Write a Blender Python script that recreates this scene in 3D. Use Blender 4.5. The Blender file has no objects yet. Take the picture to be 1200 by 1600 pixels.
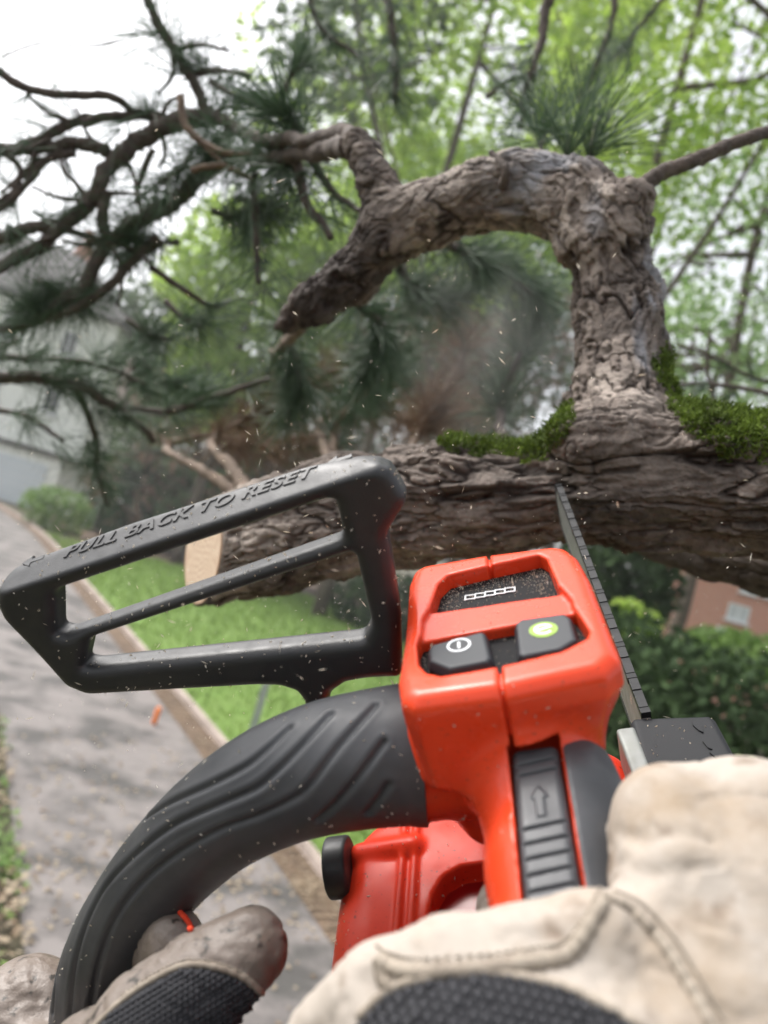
import bpy, math, random
import numpy as np
from mathutils import Vector, Matrix
from mathutils.bvhtree import BVHTree

SC = bpy.context.scene
COL = SC.collection
rng = np.random.default_rng(7)
random.seed(7)

# ---------------------------------------------------------------- camera, sky, sun, exposure
FPX = 1200.0                       # focal length in pixels of the 1200 x 1600 photograph
CAM_H = 3.4
_roll, _pitch = math.radians(16.0), math.atan(45 / 1200.0)
_Z = np.array([math.sin(_roll) * math.cos(_pitch), math.cos(_roll) * math.cos(_pitch), -math.sin(_pitch)])
_Y = np.array([0, 0, -1.0]) - math.sin(_pitch) * _Z
_Y /= np.linalg.norm(_Y)
_X = np.cross(_Y, _Z)
CW = np.array([_X, _Y, _Z])        # camera axes -> world axes
CLOC = np.array([0.0, 0.0, CAM_H])

cd = bpy.data.cameras.new('camera')
cam = bpy.data.objects.new('camera', cd)
COL.objects.link(cam)
cd.sensor_fit = 'HORIZONTAL'
cd.sensor_width = 36.0
cd.lens = 36.0
cd.clip_start = 0.01
cd.clip_end = 2000.0
cd.dof.use_dof = True
cd.dof.focus_distance = 0.42
cd.dof.aperture_fstop = 8.8
m4 = Matrix.Identity(4)
for i in range(3):
    for j in range(3):
        m4[i][j] = CW[i][j]
    m4[i][3] = CLOC[i]
cam.matrix_world = m4
SC.camera = cam

SUN_EL, SUN_AZ = math.radians(54), math.radians(-66)      # azimuth measured from +Y towards +X
world = bpy.data.worlds.new('World')
SC.world = world
world.use_nodes = True
wn = world.node_tree
wn.nodes.clear()
sky = wn.nodes.new('ShaderNodeTexSky')
sky.sky_type = 'NISHITA'
sky.sun_disc = False
sky.sun_elevation = SUN_EL
sky.sun_rotation = SUN_AZ
sky.air_density = 1.0
sky.dust_density = 6.0
sky.ozone_density = 1.0
hsv = wn.nodes.new('ShaderNodeHueSaturation')
hsv.inputs['Saturation'].default_value = 0.22              # thin white overcast
bgn = wn.nodes.new('ShaderNodeBackground')
bgn.inputs['Strength'].default_value = 0.15
wo = wn.nodes.new('ShaderNodeOutputWorld')
wn.links.new(sky.outputs[0], hsv.inputs['Color'])
wn.links.new(hsv.outputs[0], bgn.inputs['Color'])
wn.links.new(bgn.outputs[0], wo.inputs['Surface'])

sl = bpy.data.lights.new('sun', 'SUN')
sl.energy = 0.65
sl.angle = math.radians(18)
sl.color = (1.0, 0.96, 0.9)
sun = bpy.data.objects.new('sun', sl)
COL.objects.link(sun)
sd = Vector((math.sin(SUN_AZ) * math.cos(SUN_EL), math.cos(SUN_AZ) * math.cos(SUN_EL), math.sin(SUN_EL)))
sun.rotation_euler = (-sd).to_track_quat('-Z', 'Y').to_euler()
sun.location = (0, 0, 30)

SC.view_settings.view_transform = 'Standard'
SC.view_settings.look = 'None'
SC.view_settings.exposure = 1.27
SC.view_settings.gamma = 1.0
SC.render.film_transparent = False
SC.cycles.max_bounces = 7
SC.cycles.diffuse_bounces = 3
SC.cycles.glossy_bounces = 3
SC.cycles.transparent_max_bounces = 6
SC.cycles.caustics_reflective = False
SC.cycles.caustics_refractive = False
SC.cycles.use_denoising = True
SC.cycles.use_adaptive_sampling = True

# ---------------------------------------------------------------- points
def cam2w(p):
    return CLOC + np.asarray(p, float) @ CW.T

def vp(u, v, d):
    """point seen at (u, v) of the photograph at depth d, in camera axes"""
    return np.array([(u - 600) / FPX * d, (800 - v) / FPX * d, -d])

def at(u, v, d):
    return cam2w(vp(u, v, d))

def gnd(u, v, z=0.0):
    d = CW @ np.array([(u - 600) / FPX, (800 - v) / FPX, -1.0])
    return CLOC + d * ((z - CAM_H) / d[2])

def pix(P):
    q = (np.asarray(P, float) - CLOC) @ CW
    return np.stack([600 + FPX * q[..., 0] / -q[..., 2], 800 - FPX * q[..., 1] / -q[..., 2]], -1)

# the saw's own axes (right, forward, up), millimetres
SF = np.array([.006, .0394, -.1]); SF /= np.linalg.norm(SF)
_a = math.radians(10.5)
SR = np.array([math.cos(_a), math.sin(_a), 0.0]); SR[2] = -(SR[0] * SF[0] + SR[1] * SF[1]) / SF[2]; SR /= np.linalg.norm(SR)
SU = np.cross(SR, SF)
SO = np.array([.048, -.0388, -.32])
SAX = np.array([SR, SF, SU])

def saw2w(p):
    return cam2w(SO + np.asarray(p, float) / 1000.0 @ SAX)

def w2saw(P):
    return (((np.asarray(P, float) - CLOC) @ CW) - SO) @ SAX.T * 1000.0

def sp(u, v, ax, val):
    """where the line of sight through (u, v) meets the saw plane ax = val (mm)"""
    n = SAX['rfu'.index(ax)]
    d = vp(u, v, 1.0)
    t = (val / 1000.0 + n @ SO) / (n @ d)
    return SAX @ (d * t - SO) * 1000.0

# ---------------------------------------------------------------- materials
def mat(name, col, rough=0.5, bump=0.0, bscale=50.0, vary=0.0, vscale=10.0, col2=None, spec=0.5, coat=0.0,
        trans=0.0, tint=None, detail=6.0, stretch=None, metal=0.0, bdist=0.002, rvary=0.0, ramp=(0.35, 0.65), speck=None):
    m = bpy.data.materials.new(name)
    m.use_nodes = True
    nt = m.node_tree
    b = nt.nodes['Principled BSDF']
    out = nt.nodes['Material Output']
    b.inputs['Base Color'].default_value = (*col, 1)
    b.inputs['Roughness'].default_value = rough
    b.inputs['Metallic'].default_value = metal
    b.inputs['Specular IOR Level'].default_value = spec
    b.inputs['Coat Weight'].default_value = coat
    tc = nt.nodes.new('ShaderNodeTexCoord')
    vec = tc.outputs['Object']
    if stretch:
        mp = nt.nodes.new('ShaderNodeMapping')
        mp.inputs['Scale'].default_value = stretch
        nt.links.new(vec, mp.inputs['Vector'])
        vec = mp.outputs['Vector']
    src = None
    if col2 is not None:
        if tint:
            at_ = nt.nodes.new('ShaderNodeAttribute'); at_.attribute_name = tint
            fac = at_.outputs['Fac']
        else:
            n = nt.nodes.new('ShaderNodeTexNoise')
            n.inputs['Scale'].default_value = vscale
            n.inputs['Detail'].default_value = detail
            n.inputs['Roughness'].default_value = 0.62
            nt.links.new(vec, n.inputs['Vector'])
            r = nt.nodes.new('ShaderNodeValToRGB')
            r.color_ramp.elements[0].position = ramp[0]
            r.color_ramp.elements[1].position = ramp[1]
            nt.links.new(n.outputs['Fac'], r.inputs['Fac'])
            fac = r.outputs['Color']
        mx = nt.nodes.new('ShaderNodeMix'); mx.data_type = 'RGBA'
        mx.inputs[6].default_value = (*col, 1)
        mx.inputs[7].default_value = (*col2, 1)
        nt.links.new(fac, mx.inputs[0])
        src = mx.outputs[2]
    if speck:                                      # (colour, scale, threshold): fine dirt with its own shape
        n = nt.nodes.new('ShaderNodeTexNoise')
        n.inputs['Scale'].default_value = speck[1]
        n.inputs['Detail'].default_value = 3.0
        nt.links.new(tc.outputs['Object'], n.inputs['Vector'])
        r = nt.nodes.new('ShaderNodeValToRGB')
        r.color_ramp.elements[0].position = speck[2]
        r.color_ramp.elements[1].position = min(1.0, speck[2] + (speck[3] if len(speck) > 3 else 0.05))
        nt.links.new(n.outputs['Fac'], r.inputs['Fac'])
        mx = nt.nodes.new('ShaderNodeMix'); mx.data_type = 'RGBA'
        mx.inputs[6].default_value = (*col, 1)
        mx.inputs[7].default_value = (*speck[0], 1)
        if src is not None:
            nt.links.new(src, mx.inputs[6])
        nt.links.new(r.outputs['Color'], mx.inputs[0])
        src = mx.outputs[2]
    if src is not None:
        nt.links.new(src, b.inputs['Base Color'])
    if rvary:
        n = nt.nodes.new('ShaderNodeTexNoise'); n.inputs['Scale'].default_value = vscale * 2.3; n.inputs['Detail'].default_value = 5
        nt.links.new(tc.outputs['Object'], n.inputs['Vector'])
        mr = nt.nodes.new('ShaderNodeMapRange')
        mr.inputs['From Min'].default_value = 0.3; mr.inputs['From Max'].default_value = 0.7
        mr.inputs['To Min'].default_value = max(0.02, rough - rvary); mr.inputs['To Max'].default_value = min(1, rough + rvary)
        nt.links.new(n.outputs['Fac'], mr.inputs['Value'])
        nt.links.new(mr.outputs['Result'], b.inputs['Roughness'])
    if bump:
        n = nt.nodes.new('ShaderNodeTexNoise'); n.inputs['Scale'].default_value = bscale; n.inputs['Detail'].default_value = 4
        nt.links.new(vec, n.inputs['Vector'])
        bp = nt.nodes.new('ShaderNodeBump'); bp.inputs['Strength'].default_value = bump; bp.inputs['Distance'].default_value = bdist
        nt.links.new(n.outputs['Fac'], bp.inputs['Height'])
        nt.links.new(bp.outputs['Normal'], b.inputs['Normal'])
    if trans:
        tr = nt.nodes.new('ShaderNodeBsdfTranslucent')
        if src is not None:
            nt.links.new(src, tr.inputs['Color'])
        else:
            tr.inputs['Color'].default_value = (*col, 1)
        ms = nt.nodes.new('ShaderNodeMixShader'); ms.inputs[0].default_value = trans
        nt.links.new(b.outputs[0], ms.inputs[1]); nt.links.new(tr.outputs[0], ms.inputs[2])
        nt.links.new(ms.outputs[0], out.inputs['Surface'])
    return m

M = {}
M['red'] = mat('red_plastic', (.70, .058, .017), .25, bump=.06, bscale=1400, bdist=.0002, col2=(.65, .052, .016), vscale=30, rvary=.09, spec=.34, speck=((.22, .05, .03), 760, .665))
M['red_gloss'] = mat('glossy_red_plastic', (.64, .044, .016), .36, col2=(.56, .031, .013), vscale=25, rvary=.12, spec=.15, speck=((.12, .02, .015), 650, .67))
M['dark_red'] = mat('deep_red_plastic', (.30, .008, .008), .3, bump=.05, bscale=900, bdist=.0002)
M['black'] = mat('black_plastic', (.018, .019, .021), .45, bump=.35, bscale=1500, bdist=.0003, col2=(.026, .026, .027), vscale=60, rvary=.08)
M['rubber'] = mat('charcoal_rubber', (.038, .040, .045), .48, bump=.12, bscale=1800, bdist=.0002, col2=(.056, .058, .063), vscale=40, rvary=.07)
M['button'] = mat('dark_grey_button', (.026, .029, .034), .5, spec=.35, bump=.1, bscale=1500, bdist=.0002)
M['panel'] = mat('black_panel', (.008, .008, .009), .7, spec=.15, bump=.2, bscale=900, bdist=.0003)
M['cover'] = mat('matt_black_cover', (.016, .017, .019), .6, spec=.22, bump=.3, bscale=1200, bdist=.0003)
M['chain'] = mat('chain_steel', (.010, .0105, .012), .5, spec=.25, metal=.0, bump=.2, bscale=700, bdist=.0004)
M['bar'] = mat('bar_steel', (.20, .21, .20), .55, metal=.2, col2=(.16, .17, .15), vscale=60, rvary=.1)
M['white'] = mat('white_print', (.72, .74, .76), .5)
M['lime'] = mat('lime_print', (.20, .33, .02), .5)
M['leather'] = mat('tan_leather', (.37, .325, .28), .8, bump=.45, bscale=300, bdist=.0008, col2=(.25, .185, .12), vscale=22, ramp=(.46, .74), speck=((.16, .115, .08), 60, .585, .16))
M['leather_dirty'] = mat('dirty_leather', (.22, .185, .16), .5, bump=.7, bscale=230, bdist=.0011, col2=(.12, .09, .07), vscale=38, ramp=(.3, .72), speck=((.03, .025, .02), 160, .60, .1))
M['seam'] = mat('seam_tape', (.36, .31, .25), .85, bump=.5, bscale=500, bdist=.0006, col2=(.20, .165, .13), vscale=60)
M['thread'] = mat('seam_thread', (.30, .26, .21), .8)
M['knit'] = mat('black_knit', (.030, .030, .034), .9, bump=.5, bscale=1200, bdist=.0006)
M['sleeve'] = mat('dark_sleeve', (.03, .035, .05), .9, bump=.4, bscale=300)
M['redfelt'] = mat('red_felt', (.75, .06, .02), .9)
M['wood'] = mat('cut_wood', (.82, .66, .50), .75, col2=(.56, .36, .24), tint='tint', bump=.3, bscale=90)
M['dust'] = mat('wood_dust', (.66, .56, .42), .9, col2=(.86, .82, .74), tint='tint')
M['moss'] = mat('moss', (.048, .075, .008), .9, col2=(.17, .25, .03), tint='tint', trans=.2)
M['needle'] = mat('pine_needle', (.032, .062, .030), .5, col2=(.10, .17, .085), tint='tint', trans=.15)
M['needle_dead'] = mat('brown_pine_needle', (.10, .055, .03), .7, col2=(.28, .17, .10), tint='tint', trans=.15)
M['twig'] = mat('twig_bark', (.055, .042, .035), .85, bump=.8, bscale=160, bdist=.004, col2=(.12, .092, .075), vscale=60)
M['twig_tan'] = mat('pale_twig_bark', (.20, .14, .095), .8, bump=.6, bscale=200, bdist=.003, col2=(.12, .082, .06), vscale=60)

def bark_mat():
    m = bpy.data.materials.new('pine_bark'); m.use_nodes = True
    nt = m.node_tree; b = nt.nodes['Principled BSDF']; b.inputs['Roughness'].default_value = .82
    b.inputs['Specular IOR Level'].default_value = .3
    L = nt.links.new
    tc = nt.nodes.new('ShaderNodeTexCoord')
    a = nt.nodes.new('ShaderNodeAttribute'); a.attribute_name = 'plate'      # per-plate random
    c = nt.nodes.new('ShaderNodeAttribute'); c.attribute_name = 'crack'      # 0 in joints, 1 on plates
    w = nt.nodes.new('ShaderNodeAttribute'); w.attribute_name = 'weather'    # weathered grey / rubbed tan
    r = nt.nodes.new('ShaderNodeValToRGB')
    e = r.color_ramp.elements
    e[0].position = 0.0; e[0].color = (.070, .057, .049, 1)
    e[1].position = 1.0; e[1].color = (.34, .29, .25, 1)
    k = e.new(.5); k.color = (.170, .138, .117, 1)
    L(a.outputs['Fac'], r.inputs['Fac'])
    n = nt.nodes.new('ShaderNodeTexNoise'); n.inputs['Scale'].default_value = 90; n.inputs['Detail'].default_value = 9; n.inputs['Roughness'].default_value = .7
    L(tc.outputs['Object'], n.inputs['Vector'])
    g = nt.nodes.new('ShaderNodeMapRange'); g.inputs[1].default_value = .25; g.inputs[2].default_value = .75; g.inputs[3].default_value = .55; g.inputs[4].default_value = 1.45
    L(n.outputs['Fac'], g.inputs[0])
    mu = nt.nodes.new('ShaderNodeMix'); mu.data_type = 'RGBA'; mu.blend_type = 'MULTIPLY'; mu.inputs[0].default_value = 1
    L(r.outputs[0], mu.inputs[6]); L(g.outputs[0], mu.inputs[7])
    jm = nt.nodes.new('ShaderNodeMix'); jm.data_type = 'RGBA'
    jm.inputs[6].default_value = (.024, .016, .013, 1)
    L(c.outputs['Fac'], jm.inputs[0]); L(mu.outputs[2], jm.inputs[7])
    wm = nt.nodes.new('ShaderNodeMix'); wm.data_type = 'RGBA'
    wm.inputs[7].default_value = (.30, .305, .33, 1)
    L(w.outputs['Fac'], wm.inputs[0]); L(jm.outputs[2], wm.inputs[6])
    L(wm.outputs[2], b.inputs['Base Color'])
    n2 = nt.nodes.new('ShaderNodeTexNoise'); n2.inputs['Scale'].default_value = 320; n2.inputs['Detail'].default_value = 6
    L(tc.outputs['Object'], n2.inputs['Vector'])
    bp = nt.nodes.new('ShaderNodeBump'); bp.inputs['Strength'].default_value = .7; bp.inputs['Distance'].default_value = .002
    L(n2.outputs['Fac'], bp.inputs['Height']); L(bp.outputs['Normal'], b.inputs['Normal'])
    return m
M['bark'] = bark_mat()

# ---------------------------------------------------------------- mesh helpers
def build_mesh(name, V, F, smooth=True):
    V = np.asarray(V, np.float32); F = np.asarray(F, np.int32)
    me = bpy.data.meshes.new(name)
    k = F.shape[1]
    me.vertices.add(len(V)); me.vertices.foreach_set('co', V.ravel())
    me.loops.add(F.size); me.loops.foreach_set('vertex_index', F.ravel())
    me.polygons.add(len(F))
    me.polygons.foreach_set('loop_start', np.arange(0, F.size, k, dtype=np.int32))
    me.polygons.foreach_set('loop_total', np.full(len(F), k, np.int32))
    me.update(calc_edges=True)
    me.polygons.foreach_set('use_smooth', np.full(len(F), smooth, bool))
    me.validate()
    return me

def tag(o, label=None, cat=None, group=None, kind=None):
    if label: o['label'] = label
    if cat: o['category'] = cat
    if group: o['group'] = group
    if kind: o['kind'] = kind
    return o

def empty(name, loc, label=None, cat=None, group=None):
    o = bpy.data.objects.new(name, None)
    COL.objects.link(o)
    o.location = Vector([float(x) for x in loc])
    o.empty_display_size = .1
    return tag(o, label, cat, group)

def root_loc(o):
    while o.parent is not None:
        o = o.parent
    return np.array(o.location) if o.type == 'EMPTY' or True else 0

def obj(name, V, F, material, parent=None, smooth=True, base=None, attrs=None, solid=False):
    """V in world coordinates; becomes local to the thing's base"""
    V = np.asarray(V, float)
    if parent is not None:
        b = root_loc(parent)
    else:
        b = np.asarray(base if base is not None else np.zeros(3), float)
    me = build_mesh(name, V - b, F, smooth)
    if attrs:
        for an, (dom, val) in attrs.items():
            at_ = me.attributes.new(an, 'FLOAT', dom)
            at_.data.foreach_set('value', np.asarray(val, np.float32))
    if isinstance(material, (list, tuple)):
        for q in material: me.materials.append(q)
    else:
        me.materials.append(material)
    o = bpy.data.objects.new(name, me)
    COL.objects.link(o)
    if parent is not None:
        o.parent = parent
    else:
        o.location = Vector([float(x) for x in b])
    return o

def box_vf(lo, hi):
    x0, y0, z0 = lo; x1, y1, z1 = hi
    V = np.array([[x0, y0, z0], [x1, y0, z0], [x1, y1, z0], [x0, y1, z0], [x0, y0, z1], [x1, y0, z1], [x1, y1, z1], [x0, y1, z1]], float)
    F = np.array([[0, 3, 2, 1], [4, 5, 6, 7], [0, 1, 5, 4], [1, 2, 6, 5], [2, 3, 7, 6], [3, 0, 4, 7]])
    return V, F

def join(parts):
    Vs, Fs, n = [], [], 0
    for V, F in parts:
        Vs.append(np.asarray(V, float)); Fs.append(np.asarray(F) + n); n += len(V)
    return np.concatenate(Vs), np.concatenate(Fs)

def catmull(P, n):
    P = np.asarray(P, float)
    Q = np.vstack([2 * P[0] - P[1], P, 2 * P[-1] - P[-2]])
    out = []
    segs = len(P) - 1
    for t in np.linspace(0, segs, n):
        i = min(int(t), segs - 1); x = t - i
        a, b, c, d = Q[i], Q[i + 1], Q[i + 2], Q[i + 3]
        out.append(.5 * (2 * b + (c - a) * x + (2 * a - 5 * b + 4 * c - d) * x * x + (3 * b - a - 3 * c + d) * x ** 3))
    return np.array(out)

def frames(C, up=None):
    T = np.gradient(C, axis=0); T /= np.linalg.norm(T, axis=1)[:, None]
    N = np.zeros_like(T)
    n = np.array(up if up is not None else [0.13, 0.2, 1.0], float)
    for i in range(len(C)):
        n = n - (n @ T[i]) * T[i]
        if np.linalg.norm(n) < 1e-6: n = np.cross(T[i], [1, 0, 0.3])
        n /= np.linalg.norm(n); N[i] = n
    return T, N, np.cross(T, N)

def tube(C, Rr, sides=10, up=None, caps=True, ell=1.0):
    C = np.asarray(C, float); n = len(C)
    Rr = np.broadcast_to(np.asarray(Rr, float), (n,)) if np.ndim(Rr) < 2 else Rr
    T, N, B = frames(C, up)
    th = np.linspace(0, 2 * np.pi, sides, endpoint=False)
    if np.ndim(Rr) == 2: rr = Rr
    else: rr = np.repeat(Rr[:, None], sides, 1)
    V = C[:, None] + rr[..., None] * (np.cos(th)[None, :, None] * N[:, None] + ell * np.sin(th)[None, :, None] * B[:, None])
    V = V.reshape(-1, 3)
    i, j = np.meshgrid(np.arange(n - 1), np.arange(sides), indexing='ij')
    a = i * sides + j; b = i * sides + (j + 1) % sides
    F = np.stack([a, b, b + sides, a + sides], -1).reshape(-1, 4)
    if caps:
        V = np.vstack([V, C[0], C[-1]])
        j = np.arange(sides); k = (j + 1) % sides
        c0 = np.stack([np.full(sides, n * sides), k, j, j], -1)
        c1 = np.stack([np.full(sides, n * sides + 1), (n - 1) * sides + j, (n - 1) * sides + k, (n - 1) * sides + k], -1)
        # degenerate quads avoided by using a mid point
        c0 = np.stack([np.full(sides // 2, n * sides), (2 * np.arange(sides // 2) + 2) % sides, 2 * np.arange(sides // 2) + 1, 2 * np.arange(sides // 2)], -1)
        o = (n - 1) * sides
        c1 = np.stack([np.full(sides // 2, n * sides + 1), o + 2 * np.arange(sides // 2), o + 2 * np.arange(sides // 2) + 1, o + (2 * np.arange(sides // 2) + 2) % sides], -1)
        F = np.vstack([F, c0, c1])
    return V, F

# ---------------------------------------------------------------- noise
def _h(ix, iy, iz, s=0):
    with np.errstate(over='ignore'):
        x = ix.astype(np.uint32) * np.uint32(374761393) + iy.astype(np.uint32) * np.uint32(668265263) + iz.astype(np.uint32) * np.uint32(2147483647) + np.uint32((s * 974634777) & 0xffffffff)
        x = (x ^ (x >> np.uint32(13))) * np.uint32(1274126177)
        x = (x ^ (x >> np.uint32(16))) * np.uint32(2246822519)
        x = (x ^ (x >> np.uint32(15))) & np.uint32(0xffffff)
    return x.astype(np.float32) * np.float32(1.0 / 0xffffff)

def vnoise(P, s=0):
    i = np.floor(P); f = (P - i).astype(np.float32); i = i.astype(np.int32); f = f * f * (3 - 2 * f)
    r = 0
    for dx in (0, 1):
        for dy in (0, 1):
            for dz in (0, 1):
                w = (f[:, 0] if dx else 1 - f[:, 0]) * (f[:, 1] if dy else 1 - f[:, 1]) * (f[:, 2] if dz else 1 - f[:, 2])
                r = r + w * _h(i[:, 0] + dx, i[:, 1] + dy, i[:, 2] + dz, s)
    return r

def fbm(P, o=4, s=0):
    r = 0; a = .5; t = 0
    for k in range(o):
        r = r + a * vnoise(P * 2 ** k + 17.3 * k, s + k); t += a; a *= .5
    return r / t

def voronoi(P, s=0):
    i = np.floor(P).astype(np.int64)
    f1 = np.full(len(P), 9.0); f2 = np.full(len(P), 9.0); idr = np.zeros(len(P)); off = np.zeros((len(P), 3))
    for dx in (-1, 0, 1):
        for dy in (-1, 0, 1):
            for dz in (-1, 0, 1):
                cx, cy, cz = i[:, 0] + dx, i[:, 1] + dy, i[:, 2] + dz
                q = np.stack([cx + _h(cx, cy, cz, s), cy + _h(cx, cy, cz, s + 1), cz + _h(cx, cy, cz, s + 2)], -1)
                dv = P - q
                d = np.linalg.norm(dv, axis=1)
                c = d < f1
                f2 = np.where(c, f1, np.minimum(f2, d))
                idr = np.where(c, _h(cx, cy, cz, s + 3), idr)
                off = np.where(c[:, None], dv, off)
                f1 = np.where(c, d, f1)
    return f1, f2, idr, off

# ---------------------------------------------------------------- implicit surfaces
def smin(a, b, k):
    h = np.clip(.5 + .5 * (b - a) / k, 0, 1)
    return b + (a - b) * h - k * h * (1 - h)

def smax(a, b, k):
    return -smin(-a, -b, k)

def capsule(p, a, b, ra, rb=None):
    rb = ra if rb is None else rb
    a = np.asarray(a, float); b = np.asarray(b, float)
    ab = b - a
    t = np.clip((p - a) @ ab / (ab @ ab), 0, 1)
    return np.linalg.norm(p - a - t[:, None] * ab, axis=1) - (ra + (rb - ra) * t)

def chain(p, pts, rad, k):
    d = None
    for i in range(len(pts) - 1):
        c = capsule(p, pts[i], pts[i + 1], rad[i], rad[i + 1])
        d = c if d is None else smin(d, c, k)
    return d

def rbox(p, c, h, r):
    q = np.abs(p - np.asarray(c, float)) - (np.asarray(h, float) - r)
    return np.linalg.norm(np.maximum(q, 0), axis=1) + np.minimum(q.max(1), 0) - r

def poly2(x, y, P):
    P = np.asarray(P, float)
    d = np.full(x.shape, 1e9); s = np.ones(x.shape)
    n = len(P)
    for i in range(n):
        a = P[i]; b = P[i - 1]
        ex, ey = b - a
        wx, wy = x - a[0], y - a[1]
        t = np.clip((wx * ex + wy * ey) / (ex * ex + ey * ey), 0, 1)
        d = np.minimum(d, (wx - ex * t) ** 2 + (wy - ey * t) ** 2)
        c1 = y >= a[1]; c2 = y < b[1]; c3 = ex * wy > ey * wx
        s = np.where((c1 & c2 & c3) | (~c1 & ~c2 & ~c3), -s, s)
    return s * np.sqrt(d)

def extrude(d2, z, zc, h, r):
    a = d2 + r; b = np.abs(z - zc) - h + r
    return np.minimum(np.maximum(a, b), 0) + np.hypot(np.maximum(a, 0), np.maximum(b, 0)) - r

def nets(fn, lo, hi, h, newton=1):
    lo = np.asarray(lo, float); hi = np.asarray(hi, float)
    B = 4
    nb = np.ceil((hi - lo) / (h * B)).astype(int)
    n = nb * B
    bc = np.stack(np.meshgrid(*[lo[k] + (np.arange(nb[k]) * B + (B - 1) / 2) * h for k in range(3)], indexing='ij'), -1).reshape(-1, 3)
    dc = fn(bc)
    act = np.abs(dc) < h * B * 1.6
    D = np.repeat(np.repeat(np.repeat(dc.reshape(nb).astype(np.float32), B, 0), B, 1), B, 2)
    bi = np.argwhere(act.reshape(nb))
    loc = np.stack(np.meshgrid(*[np.arange(B)] * 3, indexing='ij'), -1).reshape(-1, 3)
    step = 4000
    for s in range(0, len(bi), step):
        idx = (bi[s:s + step, None] * B + loc[None]).reshape(-1, 3)
        D[idx[:, 0], idx[:, 1], idx[:, 2]] = fn(lo + idx * h)
    S = D < 0
    cnt = np.zeros(n - 1, np.int8)
    for dx in (0, 1):
        for dy in (0, 1):
            for dz in (0, 1):
                cnt += S[dx:n[0] - 1 + dx, dy:n[1] - 1 + dy, dz:n[2] - 1 + dz]
    cells = np.argwhere((cnt > 0) & (cnt < 8))
    acc = np.zeros((len(cells), 3)); wn_ = np.zeros(len(cells))
    for ax in range(3):
        o1, o2 = [k for k in range(3) if k != ax]
        for a in (0, 1):
            for b in (0, 1):
                c0 = cells.copy(); c0[:, o1] += a; c0[:, o2] += b
                c1 = c0.copy(); c1[:, ax] += 1
                d0 = D[c0[:, 0], c0[:, 1], c0[:, 2]]; d1 = D[c1[:, 0], c1[:, 1], c1[:, 2]]
                x = (d0 < 0) != (d1 < 0)
                t = np.where(x, d0 / np.where(x, d0 - d1, 1), 0)
                pnt = c0.astype(float); pnt[:, ax] += t
                acc += np.where(x[:, None], pnt, 0); wn_ += x
    V = lo + acc / wn_[:, None] * h
    idm = np.full(n - 1, -1, np.int32)
    idm[cells[:, 0], cells[:, 1], cells[:, 2]] = np.arange(len(cells))
    Fs = []
    for ax in range(3):
        o1, o2 = (ax + 1) % 3, (ax + 2) % 3
        sl0 = [slice(None)] * 3; sl1 = [slice(None)] * 3
        sl0[ax] = slice(0, n[ax] - 1); sl1[ax] = slice(1, n[ax])
        X = S[tuple(sl0)] != S[tuple(sl1)]
        e = np.argwhere(X)
        e = e[(e[:, o1] > 0) & (e[:, o2] > 0) & (e[:, o1] < n[o1] - 1) & (e[:, o2] < n[o2] - 1)]
        q = []
        for a, b in ((1, 1), (0, 1), (0, 0), (1, 0)):
            c = e.copy(); c[:, o1] -= a; c[:, o2] -= b
            q.append(idm[c[:, 0], c[:, 1], c[:, 2]])
        q = np.stack(q, 1)
        ins = S[e[:, 0], e[:, 1], e[:, 2]]
        q[~ins] = q[~ins][:, ::-1]
        Fs.append(q)
    F = np.concatenate(Fs)
    F = F[(F >= 0).all(1)]
    for _ in range(newton):
        e = h * .25
        d = fn(V)
        g = np.stack([(fn(V + np.eye(3)[k] * e) - fn(V - np.eye(3)[k] * e)) / (2 * e) for k in range(3)], 1)
        g2 = np.maximum((g * g).sum(1), .3)
        mv = -(d / g2)[:, None] * g
        l = np.linalg.norm(mv, axis=1)
        mv *= np.minimum(1, h * .6 / np.maximum(l, 1e-12))[:, None]
        V = V + mv
    return V, F

def normals(V, F):
    N = np.zeros_like(V)
    a = np.cross(V[F[:, 2]] - V[F[:, 0]], V[F[:, 3]] - V[F[:, 1]])
    for k in range(4):
        np.add.at(N, F[:, k], a)
    return N / np.maximum(np.linalg.norm(N, axis=1), 1e-12)[:, None]

def subdiv(V, F):
    E = np.concatenate([np.sort(F[:, [k, (k + 1) % 4]], 1) for k in range(4)])
    u, inv = np.unique(E, axis=0, return_inverse=True)
    inv = inv.ravel()
    n, m = len(V), len(F)
    em = (V[u[:, 0]] + V[u[:, 1]]) / 2
    fc = V[F].mean(1)
    W = np.concatenate([V, em, fc])
    e = [n + inv[k * m:(k + 1) * m] for k in range(4)]
    c = n + len(u) + np.arange(m)
    Q = np.concatenate([np.stack([F[:, k], e[k], c, e[(k - 1) % 4]], 1) for k in range(4)])
    return W, Q

def bvh_of(V, F):
    return BVHTree.FromPolygons([Vector(v) for v in V], [list(map(int, f)) for f in F])

def hit(bvh, u, v):
    d = Vector(CW @ vp(u, v, 1.0)).normalized()
    r = bvh.ray_cast(Vector(CLOC), d)
    return (np.array(r[0]), np.array(r[1])) if r[0] is not None else (None, None)

def trace(bvh, pts, n=60):
    out = []; nn = []
    for u, v in catmull(np.array(pts, float), n):
        p, q = hit(bvh, u, v)
        if p is not None:
            out.append(p); nn.append(q)
    return np.array(out), np.array(nn)

def seg_dist(P, L):
    d = np.full(len(P), 1e9)
    for i in range(len(L) - 1):
        a, b = L[i], L[i + 1]; ab = b - a
        t = np.clip((P - a) @ ab / max(ab @ ab, 1e-12), 0, 1)
        d = np.minimum(d, np.linalg.norm(P - a - t[:, None] * ab, axis=1))
    return d

def in_poly(x, y, P):
    return poly2(np.asarray(x, float), np.asarray(y, float), P) < 0
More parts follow.
